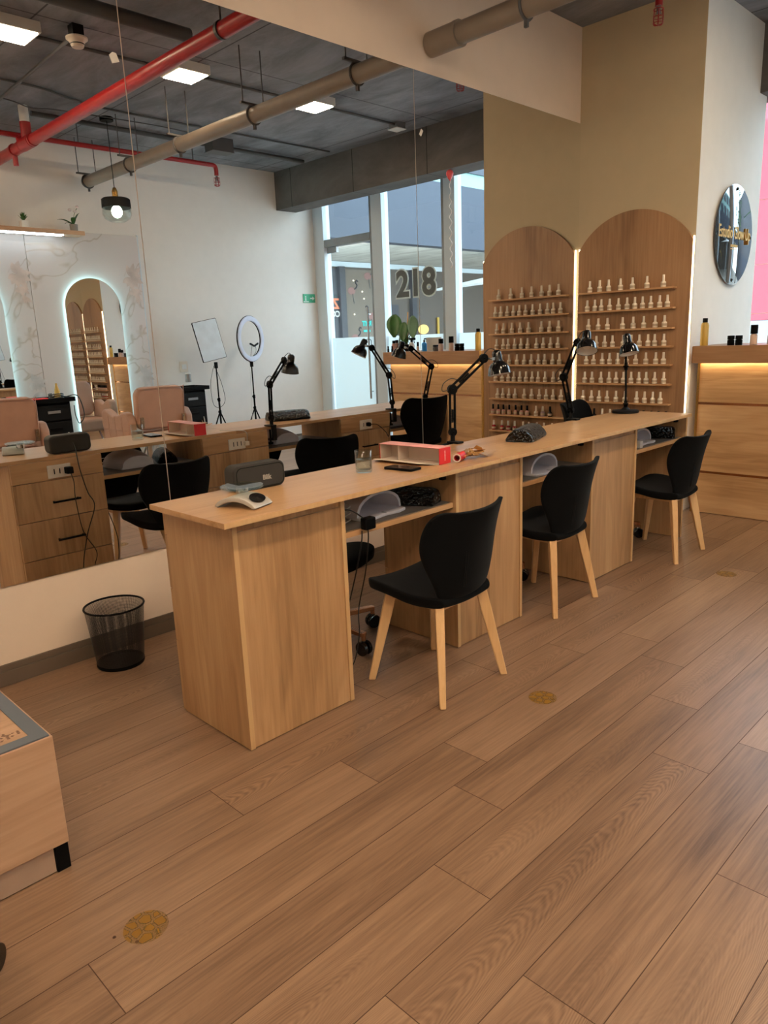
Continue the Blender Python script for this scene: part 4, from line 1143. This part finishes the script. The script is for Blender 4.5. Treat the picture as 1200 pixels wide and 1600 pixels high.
# ------------------------------------------------------------------ hair stations on the right wall
MT = [2.2, 2.2, 2.2]
for i, yc in enumerate((2.345, 3.535, 1.155)):
    y0, y1 = yc-.592, yc+.592
    t = thing('marble_panel', ['white marble wall panel behind the left pink salon chair', 'white marble wall panel behind the right pink salon chair', 'white marble wall panel nearest the back of the salon'][i], 'panel', (W, yc, 0))
    MB().box(W-.0125, W-.0008, y0, y1, .07, 2.46).build('slab', M['marble'], t)
    if y1 > 4.1: MB().box(W-.014, W-.0008, y1, y1+.012, .07, 2.47).build('edge_trim', M['alu'], t)
    # printed flower heads
    for (fy, fz, sc_) in ((yc+.47, 2.03, 1.0), (yc+.50, .98, .8)):
        lay = [0]
        m = MB(); random.seed(int(fy*100))
        def blade(cy_, cz_, ang, L, w_):
            P = [(cy_+math.cos(ang)*L*q - math.sin(ang)*w_*math.sin(PI*q)*s, cz_+math.sin(ang)*L*q+math.cos(ang)*w_*math.sin(PI*q)*s) for s, qs in ((1, [0, .25, .5, .75, 1]), (-1, [.75, .5, .25])) for q in qs]
            lay[0] += 1
            m.prism(P, -.0002, .0002, face_m((W-.0130-.0005*lay[0], 0, 0), (0, 1, 0), (0, 0, 1)))
        for k in range(9):
            blade(fy, fz, -2.6+k*.55, random.uniform(.09, .17)*sc_, .030*sc_)
        for k in range(7): blade(fy+.02, fz-.12*sc_, -2.4+k*.35, random.uniform(.06, .12)*sc_, .018*sc_)
        for k in range(5): blade(fy+.05, fz-.20*sc_, -2.0+k*.3, random.uniform(.05, .11)*sc_, .010*sc_)
        m.build('flower_print', M['print'] if fz > 1.5 else M['print2'], t)
    # arched back lit mirror
    t = thing('arched_mirror', ['arched back-lit mirror, cut by the left photo edge', 'arched back-lit mirror facing the right pink salon chair', 'arched back-lit mirror nearest the back of the salon'][i], 'mirror', (W-.03, yc, .25))
    r_ = .292; zc = 1.715
    def outline(rr):
        return [(rr, .26), (rr, zc)] + arcpts(0, zc, rr, 0, PI, 28)[1:] + [(-rr, .26)]
    fm = face_m((W-.026, yc, 0), (0, -1, 0), (0, 0, 1)) @ Matrix.Rotation(math.radians(MT[i]), 4, 'Y')
    MB().prism(outline(r_), .024, .030, fm).build('glass', M['mirror'], t)
    MB().ring_prism(outline(r_-.010), outline(r_-.03), .004, .021, fm).build('light_strip', M['ledcool'], t, label='cool glowing strip')
    MB().prism(outline(r_-.035), .0005, .022, fm).build('backing', M['white'], t)
t = thing('light_shelf', 'pale wooden wall shelf with bright white strip beneath', 'shelf', (W-.1, 2.55, 2.41))
MB().box(W-.20, W-.0135, 1.55, 3.475, 2.405, 2.445).build('board', M['greyoak'], t, bevel=.002)
MB().box(W-.17, W-.10, 1.65, 3.27, 2.396, 2.4045).build('light_strip', M['ledshelf'], t, label='bright white strip')
# small pots on shelf
for i, (y, kind) in enumerate([(2.915, 0), (3.395, 1)]):
    c = Vector((W-.14, y, 2.4455))
    t = thing('potted_plant', ['tiny green succulent in a white cube pot on the light shelf', 'tiny white orchid in a grey pot at the light shelf end'][i], 'plant', c)
    if kind == 0:
        MB().box(c.x-.035, c.x+.035, c.y-.035, c.y+.035, c.z, c.z+.065).build('pot', M['white'], t, bevel=.003)
        m = MB()
        for k in range(14):
            a_ = k*2.4; rr = .015+.003*k
            leaf(m, c+Vector((0, 0, .062)), c+Vector((rr*math.cos(a_), rr*math.sin(a_), .145-.003*k)), .010, 0)
        m.build('leaves', M['leaf'], t, smooth=True)
    else:
        MB().lathe([(0, 0), (.035, 0), (.040, .065), (.034, .065), (0, .06)], 20, Matrix.Translation(c)).build('pot', M['potgrey'], t, smooth='auto')
        m = MB()
        for a_, l_, z_ in ((-1.6, .16, .14), (-2.2, .12, .10), (1.4, .08, .22), (.4, .06, .18), (3, .08, .16)):
            leaf(m, c+Vector((0, 0, .06)), c+Vector((.04*math.cos(a_), l_*math.sin(a_), z_)), .022, .01)
        m.build('leaves', M['leaf'], t, smooth=True)
        st = MB().tube(catmull([c+Vector((0, 0, .06)), c+Vector((0, .02, .16)), c+Vector((0, .06, .23))], 6), .003, 6).build('stem', M['leaf'], t)
        m = MB()
        for q in ((0, -.02, .20), (0, .03, .19), (0, .06, .235)): m.ell(c+Vector(q), (.016, .018, .014), 10, 6)
        m.build('blossoms', M['petal'], st, smooth=True)

# salon chairs face the right wall
def salon_chair(yc, xb, label, rot=0):
    t = thing('salon_chair', label, 'salon chair', (xb+.26, yc, 0), 'pink salon chairs')
    w2 = .255
    def pad(m, x0, x1, y0, y1, z0, z1, r=.03):
        m.box(x0, x1, y0, y1, z0, z1); return m
    b = MB().prism(rrect(w2, .205, .085, 8), -.045, .045, face_m((0, 0, 0), (0, 1, 0), (0, 0, 1)))
    for v in b.bm.verts: v.co = Matrix.Translation((xb, yc, .715)) @ Matrix.Rotation(-.10, 4, 'Y') @ v.co
    bk = b.build('backrest', M['pink'], t, bevel=.026, seg=4, smooth='auto')
    sm = MB().tube(catmull([(xb-.050+.02, yc-w2+.02, .54), (xb-.066, yc-w2+.018, .88), (xb-.068, yc-w2+.05, .905), (xb-.068, yc+w2-.05, .905), (xb-.066, yc+w2-.018, .88), (xb-.030, yc+w2-.02, .54)], 8), .004, 6)
    sm.build('piping', M['pink'], bk)
    pad(MB(), xb+.05, xb+.53, yc-w2, yc+w2, .36, .50).build('seat', M['pink'], t, bevel=.03, seg=4, smooth='auto')
    for s in (-1, 1):
        top = [(xb-.02, .62), (xb-.02, .45), (xb-.01, .34), (xb+.48, .34), (xb+.54, .42), (xb+.56, .60), (xb+.54, .69), (xb+.48, .715), (xb+.40, .69), (xb+.32, .655), (xb+.22, .66), (xb+.10, .695), (xb+.03, .69)]
        mm = face_m((0, yc+s*(w2+.045), 0), (1, 0, 0), (0, 0, 1))
        ar = MB().prism(top, -.042, .042, mm).build('armrest', M['pink'], t, bevel=.022, seg=4, smooth='auto')
        q = MB()
        for xx in (.12, .26, .40): q.tube([(xb+xx, yc+s*(w2+.0885), .37), (xb+xx, yc+s*(w2+.0885), .65)], .0025, 5)
        for zz in (.43, .52, .60): q.tube([(xb+.03, yc+s*(w2+.0885), zz), (xb+.52, yc+s*(w2+.0885), zz)], .0025, 5)
        q.build('quilting', M['pink'], ar)
        hp = MB().box(xb-.062, xb-.040, yc+s*(w2-.035)-.014, yc+s*(w2-.035)+.014, .54, .64)
        hp.cyl((xb-.07, yc+s*(w2-.035), .565), (xb-.055, yc+s*(w2-.035), .565), .007).cyl((xb-.07, yc+s*(w2-.035), .615), (xb-.055, yc+s*(w2-.035), .615), .007)
        hp.build('hinge_plate', M['chrome'], t)
    MB().cyl((xb+.28, yc, .03), (xb+.28, yc, .36), .035).build('column', M['chrome'], t, smooth='auto')
    MB().lathe([(0, 0), (.27, 0), (.27, .012), (.10, .03), (0, .04)], 40, Matrix.Translation((xb+.28, yc, 0))).build('base', M['chrome'], t, smooth='auto')
    f = MB()
    for s in (-1, 1): f.tube(catmull([(xb+.50, yc+s*.12, .36), (xb+.62, yc+s*.12, .24), (xb+.70, yc+s*.12, .14)], 6), .011, 8)
    f.box(xb+.67, xb+.74, yc-.16, yc+.16, .125, .145); f.build('footrest', M['chrome'], t)
    return t
salon_chair(3.540, 3.62, 'pink padded salon chair facing the fully seen arched mirror')
salon_chair(2.130, 3.62, 'pink padded salon chair nearer the left photo edge')

# trolleys
def trolley(yc, label, kind):
    x0, x1, y0, y1 = 4.36, 4.66, yc-.17, yc+.17
    t = thing('salon_trolley', label, 'trolley', ((x0+x1)/2, yc, 0), 'black trolleys')
    MB().box(x0, x1, y0, y1, .09, .80).build('body', M['black'], t, bevel=.006)
    MB().prism(rrect(.185, .225, .03), .80, .815, Matrix.Translation(((x0+x1)/2, yc, 0))).ring_prism(rrect(.185, .225, .03), rrect(.175, .215, .025), .815, .84, Matrix.Translation(((x0+x1)/2, yc, 0))).build('tray', M['black'], t)
    for k in range(4):
        d_ = MB().box(x0-.012, x0, y0+.015, y1-.015, .13+k*.165, .28+k*.165).build('drawer', M['blackmat'], t, bevel=.003)
        MB().box(x0-.02, x0-.012, yc-.06, yc+.06, .20+k*.165, .225+k*.165).build('handle', M['greyalu'] if k == 3 else M['black'], d_)
    for sx in (x0+.03, x1-.03):
        for sy_ in (y0+.03, y1-.03):
            MB().cyl((sx, sy_-.012, .03), (sx, sy_+.012, .03), .03).cyl((sx, sy_, .03), (sx, sy_, .09), .008).build('caster', M['blackmat'], t)
    MB().tube(catmull([(x0-.015, y1-.10, .33), (x0-.022, y1-.07, .40), (x0-.016, y1-.05, .43), (x0-.02, y1-.06, .50)], 6), .006, 6).build('printed_mark', M['text_grey'], t)
    return t
trolley(4.345, 'black salon trolley beside the white panel light', 0)
trolley(2.815, 'black salon trolley beside the left pink chair', 1)
o = MB().box(4.40, 4.50, 2.62, 2.80, .8155, .845).build('accessory_tray', M['red'], None, bevel=.004); tag(o, 'flat red comb tray on the left black trolley', 'tray')
t = thing('hair_tool', 'coiled hot hair tool with gold bottle shape on the left trolley', 'hair tool', (4.50, 2.93, .8155))
MB().lathe([(0, 0), (.030, 0), (.028, .08), (.012, .14), (.010, .16), (0, .16)], 18, Matrix.Translation((4.50, 2.93, .8155))).build('body', M['goldbottle'], t, smooth='auto')
m = MB()
for k in range(3):
    m.tube([(4.49+.05*math.cos(a_*.4)*1.1, 2.91+.07*math.sin(a_*.4), .835+.018*k+.004*math.sin(a_)) for a_ in range(16)], .006, 6)
m.build('cord_coil', M['cable'], t)
MB().tube(catmull([(4.46, 2.99, .84), (4.36, 3.07, .845), (4.33, 3.10, .66), (4.325, 3.04, .58), (4.325, 3.01, .66), (4.33, 3.01, .76)], 8), .005, 6).build('cord', M['cable'], t)
o = MB().box(4.42, 4.60, 4.20, 4.33, .8155, .828).build('towel_stack', M['offwhite'], None, bevel=.004); tag(o, 'folded pale towel on the right black trolley', 'towel')

# photo lights
def tripod(t, x, y, h):
    MB().cyl((x, y, .18), (x, y, h*.6), .011).cyl((x, y, h*.6), (x, y, h), .008).build('pole', M['black'], t)
    for k in range(3):
        a_ = PI/2+k*2*PI/3; d_ = Vector((math.cos(a_), math.sin(a_), 0))
        MB().tube([Vector((x, y, .50))+d_*.012, Vector((x, y, .008))+d_*.22], .008, 8).tube([Vector((x, y, .22)), Vector((x, y, .24))+d_*.15], .005, 6).build('leg', M['black'], t)
    for z in (.52, h*.62): MB().cyl((x, y, z-.02), (x, y, z+.02), .016).cyl((x, y, z), (x+.03, y, z), .008).build('knob', M['black'], t)
    MB().box(x-.016, x+.016, y-.016, y+.016, h-.05, h+.02).build('tilt_head', M['black'], t, bevel=.003)
lx, ly = 4.42, 4.665
t = thing('panel_light', 'flat white rectangular panel light on a black tripod', 'studio light', (lx, ly, 0))
tripod(t, lx, ly+.06, 1.07)
nrm = Vector((-.96, -.05, .10)).normalized()
pm = axis_matrix((lx-.01, ly, 1.335), nrm) @ Matrix.Rotation(math.radians(-10), 4, 'Z')
MB().prism(rrect(.155, .225, .012), -.014, 0, pm).build('housing', M['black'], t)
MB().prism(rrect(.150, .220, .010), 0.0002, .002, pm).build('diffuser', pbr('frosted diffuser', (226, 240, 248), .25), t)
MB().tube(catmull([(lx, ly+.03, 1.05), (lx-.03, ly-.05, .85), (lx-.02, ly-.03, .62), (lx-.02, ly+.06, .58), (lx-.02, ly+.13, .66), (lx-.02, ly+.10, .85), (lx, ly+.06, 1.0)], 8), .003, 6).build('cord', M['cable'], t)
rx, ry, rz = 4.42, 5.23, 1.335
t = thing('ring_light', 'round white ring light with phone clips on a black tripod', 'studio light', (rx, ry, 0))
tripod(t, rx+.02, ry, 1.06)
rm = axis_matrix((rx, ry, rz), (-.94, .345, 0))
MB().lathe([(.205, -.014), (.262, -.014), (.267, -.008), (.267, .004), (.205, .004)], 64, rm, closed_prof=True).build('housing', M['black'], t, smooth='auto')
MB().lathe([(.204, .0042), (.264, .0042), (.260, .014), (.234, .020), (.208, .014)], 64, rm, closed_prof=True).build('diffuser', pbr('ring diffuser', (214, 218, 236), .3), t, smooth='auto')
for s in (-1, 1):
    MB().tube(catmull([rm @ Vector((s*.02, -.205, .0)), rm @ Vector((s*.05, -.15, .03)), rm @ Vector((s*.035, -.08, .04))], 6), .004, 6).build('gooseneck', M['chrome'], t)
    MB().box(-.045, .045, -.010, .010, -.008, .008, rm @ Matrix.Translation((s*.04, -.07, .045)) @ Matrix.Rotation(s*.35, 4, 'Z')).build('phone_clip', M['black'], t, bevel=.003)
MB().tube(catmull([(rx+.01, ry-.03, 1.06), (rx-.02, ry-.06, .8), (rx-.01, ry-.07, .4), (rx, ry-.05, .1)], 8), .003, 6).build('cord', M['cord_white'], t)

# pendant
pc = Vector((3.88, 3.465, 0))
t = thing('pendant_lamp', 'black and glass pendant lamp hanging on a thin cord', 'lamp', (pc.x, pc.y, H))
tm = Matrix.Translation((pc.x, pc.y, 0))
MB().lathe([(0, H), (.06, H), (.06, H-.03), (0, H-.03)], 28, tm).build('ceiling_rose', M['black'], t)
MB().cyl((pc.x, pc.y, 2.72), (pc.x, pc.y, H-.03), .004, n=8).build('cord', M['cable'], t)
MB().lathe([(0, 2.735), (.012, 2.735), (.020, 2.72), (.026, 2.70), (.026, 2.655), (.034, 2.645), (0, 2.645)], 24, tm).build('lamp_holder', M['gold'], t, smooth='auto')
sh_ = MB().lathe([(0, 2.645), (.115, 2.64), (.128, 2.63), (.131, 2.555), (.127, 2.555), (.122, 2.62), (0, 2.632)], 48, tm).build('shade', M['blackmat'], t, smooth='auto')
MB().lathe([(.129, 2.554), (.130, 2.50), (.115, 2.465), (.075, 2.44), (.06, 2.435), (.058, 2.438), (.112, 2.47), (.126, 2.503), (.125, 2.554)], 48, tm, closed_prof=True).build('glass_shade', M['clearglass'], t, smooth=True)
MB().ell((pc.x, pc.y, 2.525), (.048, .048, .055), 20, 12).build('bulb', M['bulb'], t, smooth=True)

# ------------------------------------------------------------------ ceiling services
LEDY = [4.615, 3.360, 2.115, .875, -.365, -1.4]
LEDX = [2.335]*6+[3.95]*3
LEDY += [1.40, .35, -.70]  # last three panels are added out of view to brighten the right wall
for i, (lxx, y) in enumerate(zip(LEDX, LEDY)):
    lab = ['square white ceiling light nearest the concrete beam', 'square white ceiling light beside the red pipe', 'square white ceiling light at the upper left photo corner', 'square white ceiling light above the low box table', 'square white ceiling light behind the camera', 'square white ceiling light nearest the back wall', 'added unseen fill panel over the hair stations nearest the pendant', 'added unseen fill panel over the middle of the hair stations', 'added unseen fill panel over the hair stations by the back wall'][i]
    t = thing('ceiling_light', lab, 'ceiling light', (lxx, y, H), 'square ceiling lights')
    MB().box(lxx-.135, lxx+.135, y-.135, y+.135, 3.262, H-.0005).build('frame', M['white'], t, bevel=.002)
    MB().box(lxx-.118, lxx+.118, y-.118, y+.118, 3.256, 3.262).build('diffuser', M['led'], t)
# red sprinkler main
t = thing('sprinkler_main', 'thick red sprinkler main pipe crossing under the ceiling', 'pipe', (2.4, 2.75, 3.0))
yr, zr = 2.752, 3.040
MB().cyl((-.005, yr, zr), (W, yr+.03, zr), .046, n=32).build('pipe', M['redpipe'], t, smooth='auto')
MB().cyl((3.98, yr+.02, zr), (3.98, yr+.02, 3.20), .044, n=28).cyl((3.88, yr+.02, zr), (4.08, yr+.02, zr), .054, n=28).build('tee', M['reddark'], t, smooth='auto')
MB().cyl((3.98, yr+.02, 3.195), (3.98, yr+.02, H), .040, n=24).build('riser', M['white'], t, smooth='auto')
for xx in (3.86, 4.10, 4.30): MB().cyl((xx-.012, yr+.02, zr), (xx+.012, yr+.02, zr), .052, n=28).build('coupling', M['reddark'], t)
for xx in (.95, ): MB().cyl((xx, yr, zr+.045), (xx, yr, H), .006, n=8).cyl((xx-.012, yr, zr), (xx+.012, yr, zr), .050, n=28).build('hanger', M['darkpipe'], t)
MB().cyl((4.30, yr+.02, zr-.05), (4.30, yr+.02, zr-.13), .022, n=14).build('drain_stub', M['reddark'], t)
def cage(t, x, y, z):
    MB().lathe([(0, z+.04), (.012, z+.04), (.012, z), (.020, z-.004), (.020, z-.008), (0, z-.01)], 14, Matrix.Translation((x, y, 0))).build('sprinkler_head', M['chrome'], t)
    m = MB()
    for k in range(6):
        a_ = k*PI/3
        m.tube(catmull([(x+.026*math.cos(a_), y+.026*math.sin(a_), z+.025), (x+.030*math.cos(a_), y+.030*math.sin(a_), z-.02), (x+.026*math.cos(a_), y+.026*math.sin(a_), z-.055), (x, y, z-.062)], 4), .0025, 5)
    for zz in (z+.022, z-.020, z-.050):
        m.tube([(x+.029*math.cos(2*PI*k/16), y+.029*math.sin(2*PI*k/16), zz) for k in range(16)], .0025, 5, closed=True)
    m.build('wire_cage', M['reddark'], t)
t = thing('sprinkler_branch', 'thin red sprinkler branch pipe along the right wall', 'pipe', (4.14, 3.7, 3.12))
MB().tube([(4.15, 1.4, 3.13), (4.15, 4.70, 3.13)], .022, 14).build('pipe', M['reddark'], t, smooth='auto')
MB().tube(catmull([(4.15, 4.68, 3.13), (4.15, 4.75, 3.125), (4.15, 4.77, 3.09), (4.15, 4.77, 3.03)], 6), .022, 12).build('elbow', M['reddark'], t, smooth=True)
MB().cyl((4.15, yr+.02, 3.10), (4.04, yr+.02, 3.07), .03).build('coupling', M['reddark'], t)
for yy in (3.3, 4.5): MB().cyl((4.15, yy, 3.15), (4.15, yy, H), .005, n=8).build('hanger', M['darkpipe'], t)
cage(t, 4.15, 4.77, 2.985)
t = thing('ceiling_sprinkler', 'red sprinkler drop with wire cage above the beige wall', 'sprinkler', (.75, 4.668, H))
MB().cyl((.75, 4.668, 3.125), (.75, 4.668, H), .022, n=16).build('pipe', M['reddark'], t, smooth='auto')
cage(t, .75, 4.668, 3.085)
# grey drain pipe
t = thing('drain_pipe', 'grey plastic drain pipe hung below the ceiling', 'pipe', (2.4, 3.52, 2.9))
def dp(x): return Vector((x, 3.485+.024*x, 2.866+.014*x))
MB().cyl(dp(-.004), dp(4.72), .0555, n=32).build('pipe', M['greypipe'], t, smooth='auto')
MB().cyl(dp(-.0045), dp(.205), .0645, n=32).cyl(dp(.18), dp(.206), .067, n=32).build('socket', M['greypipe'], t, smooth='auto')
for xx in (.62, 1.74, 2.82, 3.74, 4.68):
    c = dp(xx)
    m = MB().tube([(xx, c.y+.061*math.cos(2*PI*k/24), c.z+.061*math.sin(2*PI*k/24)) for k in range(24)], .008, 6, closed=True)
    m.box(xx-.012, xx+.012, c.y-.11, c.y+.11, c.z+.062, c.z+.076); m.box(xx-.01, xx+.01, c.y-.008, c.y+.008, c.z-.095, c.z-.06)
    for s in (-1, 1): m.cyl((xx, c.y+s*.09, c.z+.07), (xx, c.y+s*.09, H), .0045, n=8)
    m.build('hanger', M['darkpipe'], t)
# smoke detector
c = Vector((2.12, 2.44, 0))
t = thing('smoke_detector', 'white round smoke detector on a black box under the ceiling', 'smoke detector', (c.x, c.y, H))
tm = Matrix.Translation(c)
MB().box(c.x-.036, c.x+.036, c.y-.036, c.y+.036, 3.255, H-.0005).build('junction_box', M['blackmat'], t)
MB().lathe([(0, 3.255), (.068, 3.255), (.068, 3.245), (.050, 3.232), (.042, 3.21), (.036, 3.198), (0, 3.194)], 36, tm).build('head', M['offwhite'], t, smooth='auto')
MB().lathe([(.0455, 3.218), (.0445, 3.212)], 36, tm).build('vent_slot', M['blackmat'], t)
# conduits
def conduit(label, pts, r, mat='darkpipe'):
    o = MB().tube(pts, r, 12).build('conduit', M[mat], None, smooth='auto'); return tag(o, label, 'conduit', 'ceiling conduits')
conduit('straight dark conduit linking the square ceiling lights', [(2.40, -1.2, 3.306), (2.40, 5.70, 3.306)], .012)
conduit('dark conduit running across the ceiling to the smoke detector', [(W-.02, 2.55, 3.278), (2.175, 2.44, 3.278)], .012)
conduit('bent dark cable run near the pendant cord on the ceiling', catmull([(3.38, 1.6, 3.312), (3.38, 2.6, 3.312), (3.52, 3.0, 3.312), (3.60, 3.5, 3.312), (3.60, 5.9, 3.312)], 6), .009)
conduit('thick dark pipe by the white riser along the right wall ceiling', [(4.02, 2.85, 3.29), (4.06, 5.9, 3.29)], .022)
conduit('thin sagging black wire below the ceiling near the red main', catmull([(3.80, 1.7, 3.30), (3.78, 2.5, 3.30), (3.76, 2.75, 3.26), (3.76, 3.0, 3.28), (3.76, 3.9, 3.30), (3.86, 4.48, 3.31)], 8), .005)
conduit('thick dark duct pipe along the ceiling near the mirror', [(1.56, .6, 3.235), (1.60, 2.95, 3.235)], .044)
t = thing('ceiling_junction_box', 'small pale junction box on the ceiling by the beam', 'junction box', (2.42, 5.75, H), 'ceiling junction boxes')
MB().box(2.36, 2.48, 5.69, 5.81, 3.275, H-.0005).build('case', M['greyalu'], t, bevel=.004); MB().box(2.355, 2.485, 5.685, 5.815, 3.268, 3.275).build('lid', M['white'], t)
t = thing('ceiling_junction_box', 'dark grey equipment box above the red branch pipe end', 'junction box', (4.02, 4.66, H))
MB().box(3.84, 3.99, 4.55, 4.80, 3.20, H-.0005).build('case', M['darkpipe'], t, bevel=.003); MB().box(3.835, 3.995, 4.545, 4.805, 3.195, 3.20).build('lid', M['darkpipe'], t)

# ------------------------------------------------------------------ outside
M['walk'] = pbr('outdoor paving', (168, 162, 152), .7)
M['band'] = pbr('blue grey cladding', (54, 60, 72), .5, var=.03)
M['shop'] = pbr('shopfront taupe', (92, 82, 74), .35, var=.08)
M['shopdark'] = pbr('shopfront grey', (66, 66, 72), .3)
M['poster'] = pbr('beige wallpaper', (120, 108, 96), .6, var=.06)
M['teal'] = pbr('pale teal facade', (124, 160, 158), .4, var=.05)
M['whitecanvas'] = pbr('white canvas', (238, 242, 244), .7)
FX = 7.70
struct(MB().box(-8, 14, 7.0, 26, -.10, -.005).build('floor_outside', M['walk']))
struct(MB().box(5.25, 8.2, 6.95, 24, 2.70, 2.95).build('ceiling_outside', M['soffit']))
struct(MB().box(5.05, 5.25, 6.95, 24, 2.66, 3.62).build('trim_20', M['band']))
t = thing('outside_shopfront', 'taupe shopfront along the walkway seen through the glass', 'shop', (FX+.1, 14, 0))
MB().box(FX, FX+.3, 6.95, 24, 0, 2.70).build('wall', M['shop'], t)
MB().box(FX-.06, FX, 6.95, 24, 2.60, 2.69).build('fascia', M['alu'], t)
for y in (9.65, 11.62, 14.2, 17.5): MB().box(FX-.09, FX, y-.07, y+.07, 0, 2.6).build('pillar', M['shopdark'], t)
MB().box(FX-.03, FX, 9.72, 10.62, .2, 2.56).build('wallpaper', M['poster'], t)
MB().box(FX-.03, FX, 8.4, 9.58, .2, 2.56).build('grey_panel', M['shopdark'], t)
MB().box(FX-.03, FX, 10.85, 11.2, .0, 1.92).build('recess', M['shopdark'], t)
bi = MB(); bl = MB()
for (by_, bz_, s_) in ((9.98, 2.20, 1), (10.36, 1.73, -1), (10.02, 1.33, 1), (10.42, 2.48, 1)):
    bi.tube(catmull([(FX-.04, by_, bz_), (FX-.04, by_+.05*s_, bz_+.03), (FX-.04, by_+.075*s_, bz_+.08), (FX-.04, by_+.04*s_, bz_+.12), (FX-.04, by_+.07*s_, bz_+.165), (FX-.04, by_+.10*s_, bz_+.145)], 6), .012, 6)
    bl.ell((FX-.035, by_-.07*s_, bz_-.03), (.006, .10, .07), 16, 8)
    bi.tube([(FX-.04, by_-.05*s_, bz_-.08), (FX-.04, by_-.02*s_, bz_-.26)], .006, 5)
bi.build('bird_print', M['shopdark'], t); bl.build('bird_body_print', pbr('dusty rose print', (146, 108, 102), .6), t)
def fm_(y, z): return face_m((FX-.035, y, z), (0, -1, 0), (0, 0, 1))
text('lettering', 'Z', .26, pbr('orange sign', (226, 130, 96), .5), t, fm_(9.49, 1.925), .006, .008)
text('lettering', 'CO', .15, M['white'], t, fm_(9.47, 1.745), .006, .004)
M['cyan'] = pbr('cyan sign', (60, 196, 186), .5)
text('lettering', 'RMT', .13, M['cyan'], t, fm_(10.28, 1.56), .006, .006)
MB().box(FX-.045, FX-.031, 10.18, 10.36, 1.405, 1.445).build('sign_line', M['cyan'], t)
for y in (12.40, 12.68): MB().box(FX-.05, FX-.02, y-.025, y+.025, .9, 1.66).build('yellow_bar', M['goldbottle'], t)
MB().ell((FX-.06, 11.90, 1.42), (.05, .16, .10), 16, 10).build('round_lamp', emit('shop lamp', (255, 228, 150), 1.6), t)
sp_ = MB()
for y, z in ((9.66, 2.1), (9.96, 2.36), (10.18, 2.16), (10.22, 2.03), (9.95, 1.74)): sp_.ell((FX-.045, y, z), (.008, .022, .016), 10, 6)
sp_.build('spot_lights', emit('shop spot', (255, 244, 226), 2.0), t)
cn = thing('outside_awning', 'white slanted canvas awning outside beyond the door number', 'awning', (5.9, 11.2, 2.1))
MB().shell([[(6.55, 11.0, 2.14), (6.5, 11.1, 2.16)], [(4.9, 11.0, 2.30), (4.9, 12.2, 2.36)]], [[(6.55, 11.0, 2.10), (6.5, 11.1, 2.12)], [(4.9, 11.0, 2.22), (4.9, 12.2, 2.28)]]).build('canvas', M['whitecanvas'], cn)
MB().cyl((5.0, 11.6, 0), (5.0, 11.6, 2.27), .03).build('post', M['alu'], cn)
t = thing('outside_building', 'pale teal building rising above the blue grey band', 'building', (12, 16, 0))
MB().box(11.0, 13, 7, 26, 0, 9).build('wall', M['teal'], t)
for k in range(7):
    for j in range(3): MB().box(10.95, 11.0, 7.6+k*2.4, 9.4+k*2.4, 3.9+j*1.8, 5.1+j*1.8).build('window', M['shopdark'] if (k+j) % 3 == 0 else M['band'], t)
t = thing('outside_building', 'dark grey block added at the courtyard end to dim the sign reflection', 'building', (-1, 25, 0))
MB().box(-9, 5.0, 24.5, 26, 0, 7).build('wall', M['shopdark'], t)  # added block, keeps bright sky out of the round sign's reflection
for k in range(6): MB().box(-8+k*2.1, -6.6+k*2.1, 24.45, 24.5, 1.0, 2.4).build('window', M['band'], t)
t = thing('outside_tree', 'green street tree at the far end of the walkway', 'tree', (3.6, 18, 0))
MB().tube([(3.6, 18, 0), (3.6, 18, 4.0)], .12, 10).build('trunk', M['soil'], t)
m = MB(); random.seed(9)
for k in range(60):
    c = Vector((3.6+random.gauss(0, .8), 18+random.gauss(0, .6), 4.6+random.gauss(0, .8)))
    for q in range(6): leaf(m, c, c+Vector((random.gauss(0, .25), random.gauss(0, .25), random.gauss(0, .2))), .07, .02, 3)
m.build('foliage', M['leaf'], t)

# ------------------------------------------------------------------ light
wd = bpy.data.worlds.new('world'); SC.world = wd; wd.use_nodes = True
nt = wd.node_tree; bg = nt.nodes['Background']
tcw = N(nt, 'ShaderNodeTexCoord'); sx = N(nt, 'ShaderNodeSeparateXYZ'); nt.links.new(tcw.outputs['Generated'], sx.inputs[0])
rp = N(nt, 'ShaderNodeValToRGB'); rp.color_ramp.elements[0].position = .5; rp.color_ramp.elements[0].color = (.62, .78, .86, 1)
rp.color_ramp.elements[1].position = .9; rp.color_ramp.elements[1].color = (.70, .84, 1.0, 1)
mr = N(nt, 'ShaderNodeMapRange'); mr.inputs[1].default_value = -1; mr.inputs[2].default_value = 1
nt.links.new(sx.outputs['Z'], mr.inputs[0]); nt.links.new(mr.outputs[0], rp.inputs['Fac']); nt.links.new(rp.outputs[0], bg.inputs['Color'])
bg.inputs['Strength'].default_value = 9.0

SC.cycles.max_bounces = 14; SC.cycles.diffuse_bounces = 5; SC.cycles.glossy_bounces = 6; SC.cycles.transmission_bounces = 14; SC.cycles.transparent_max_bounces = 16
SC.cycles.sample_clamp_indirect = 3.0
SC.cycles.use_denoising = True
SC.view_settings.view_transform = 'Standard'; SC.view_settings.look = 'None'
SC.view_settings.exposure = 0.0; SC.view_settings.gamma = 1.0; SC.view_settings.use_curve_mapping = False
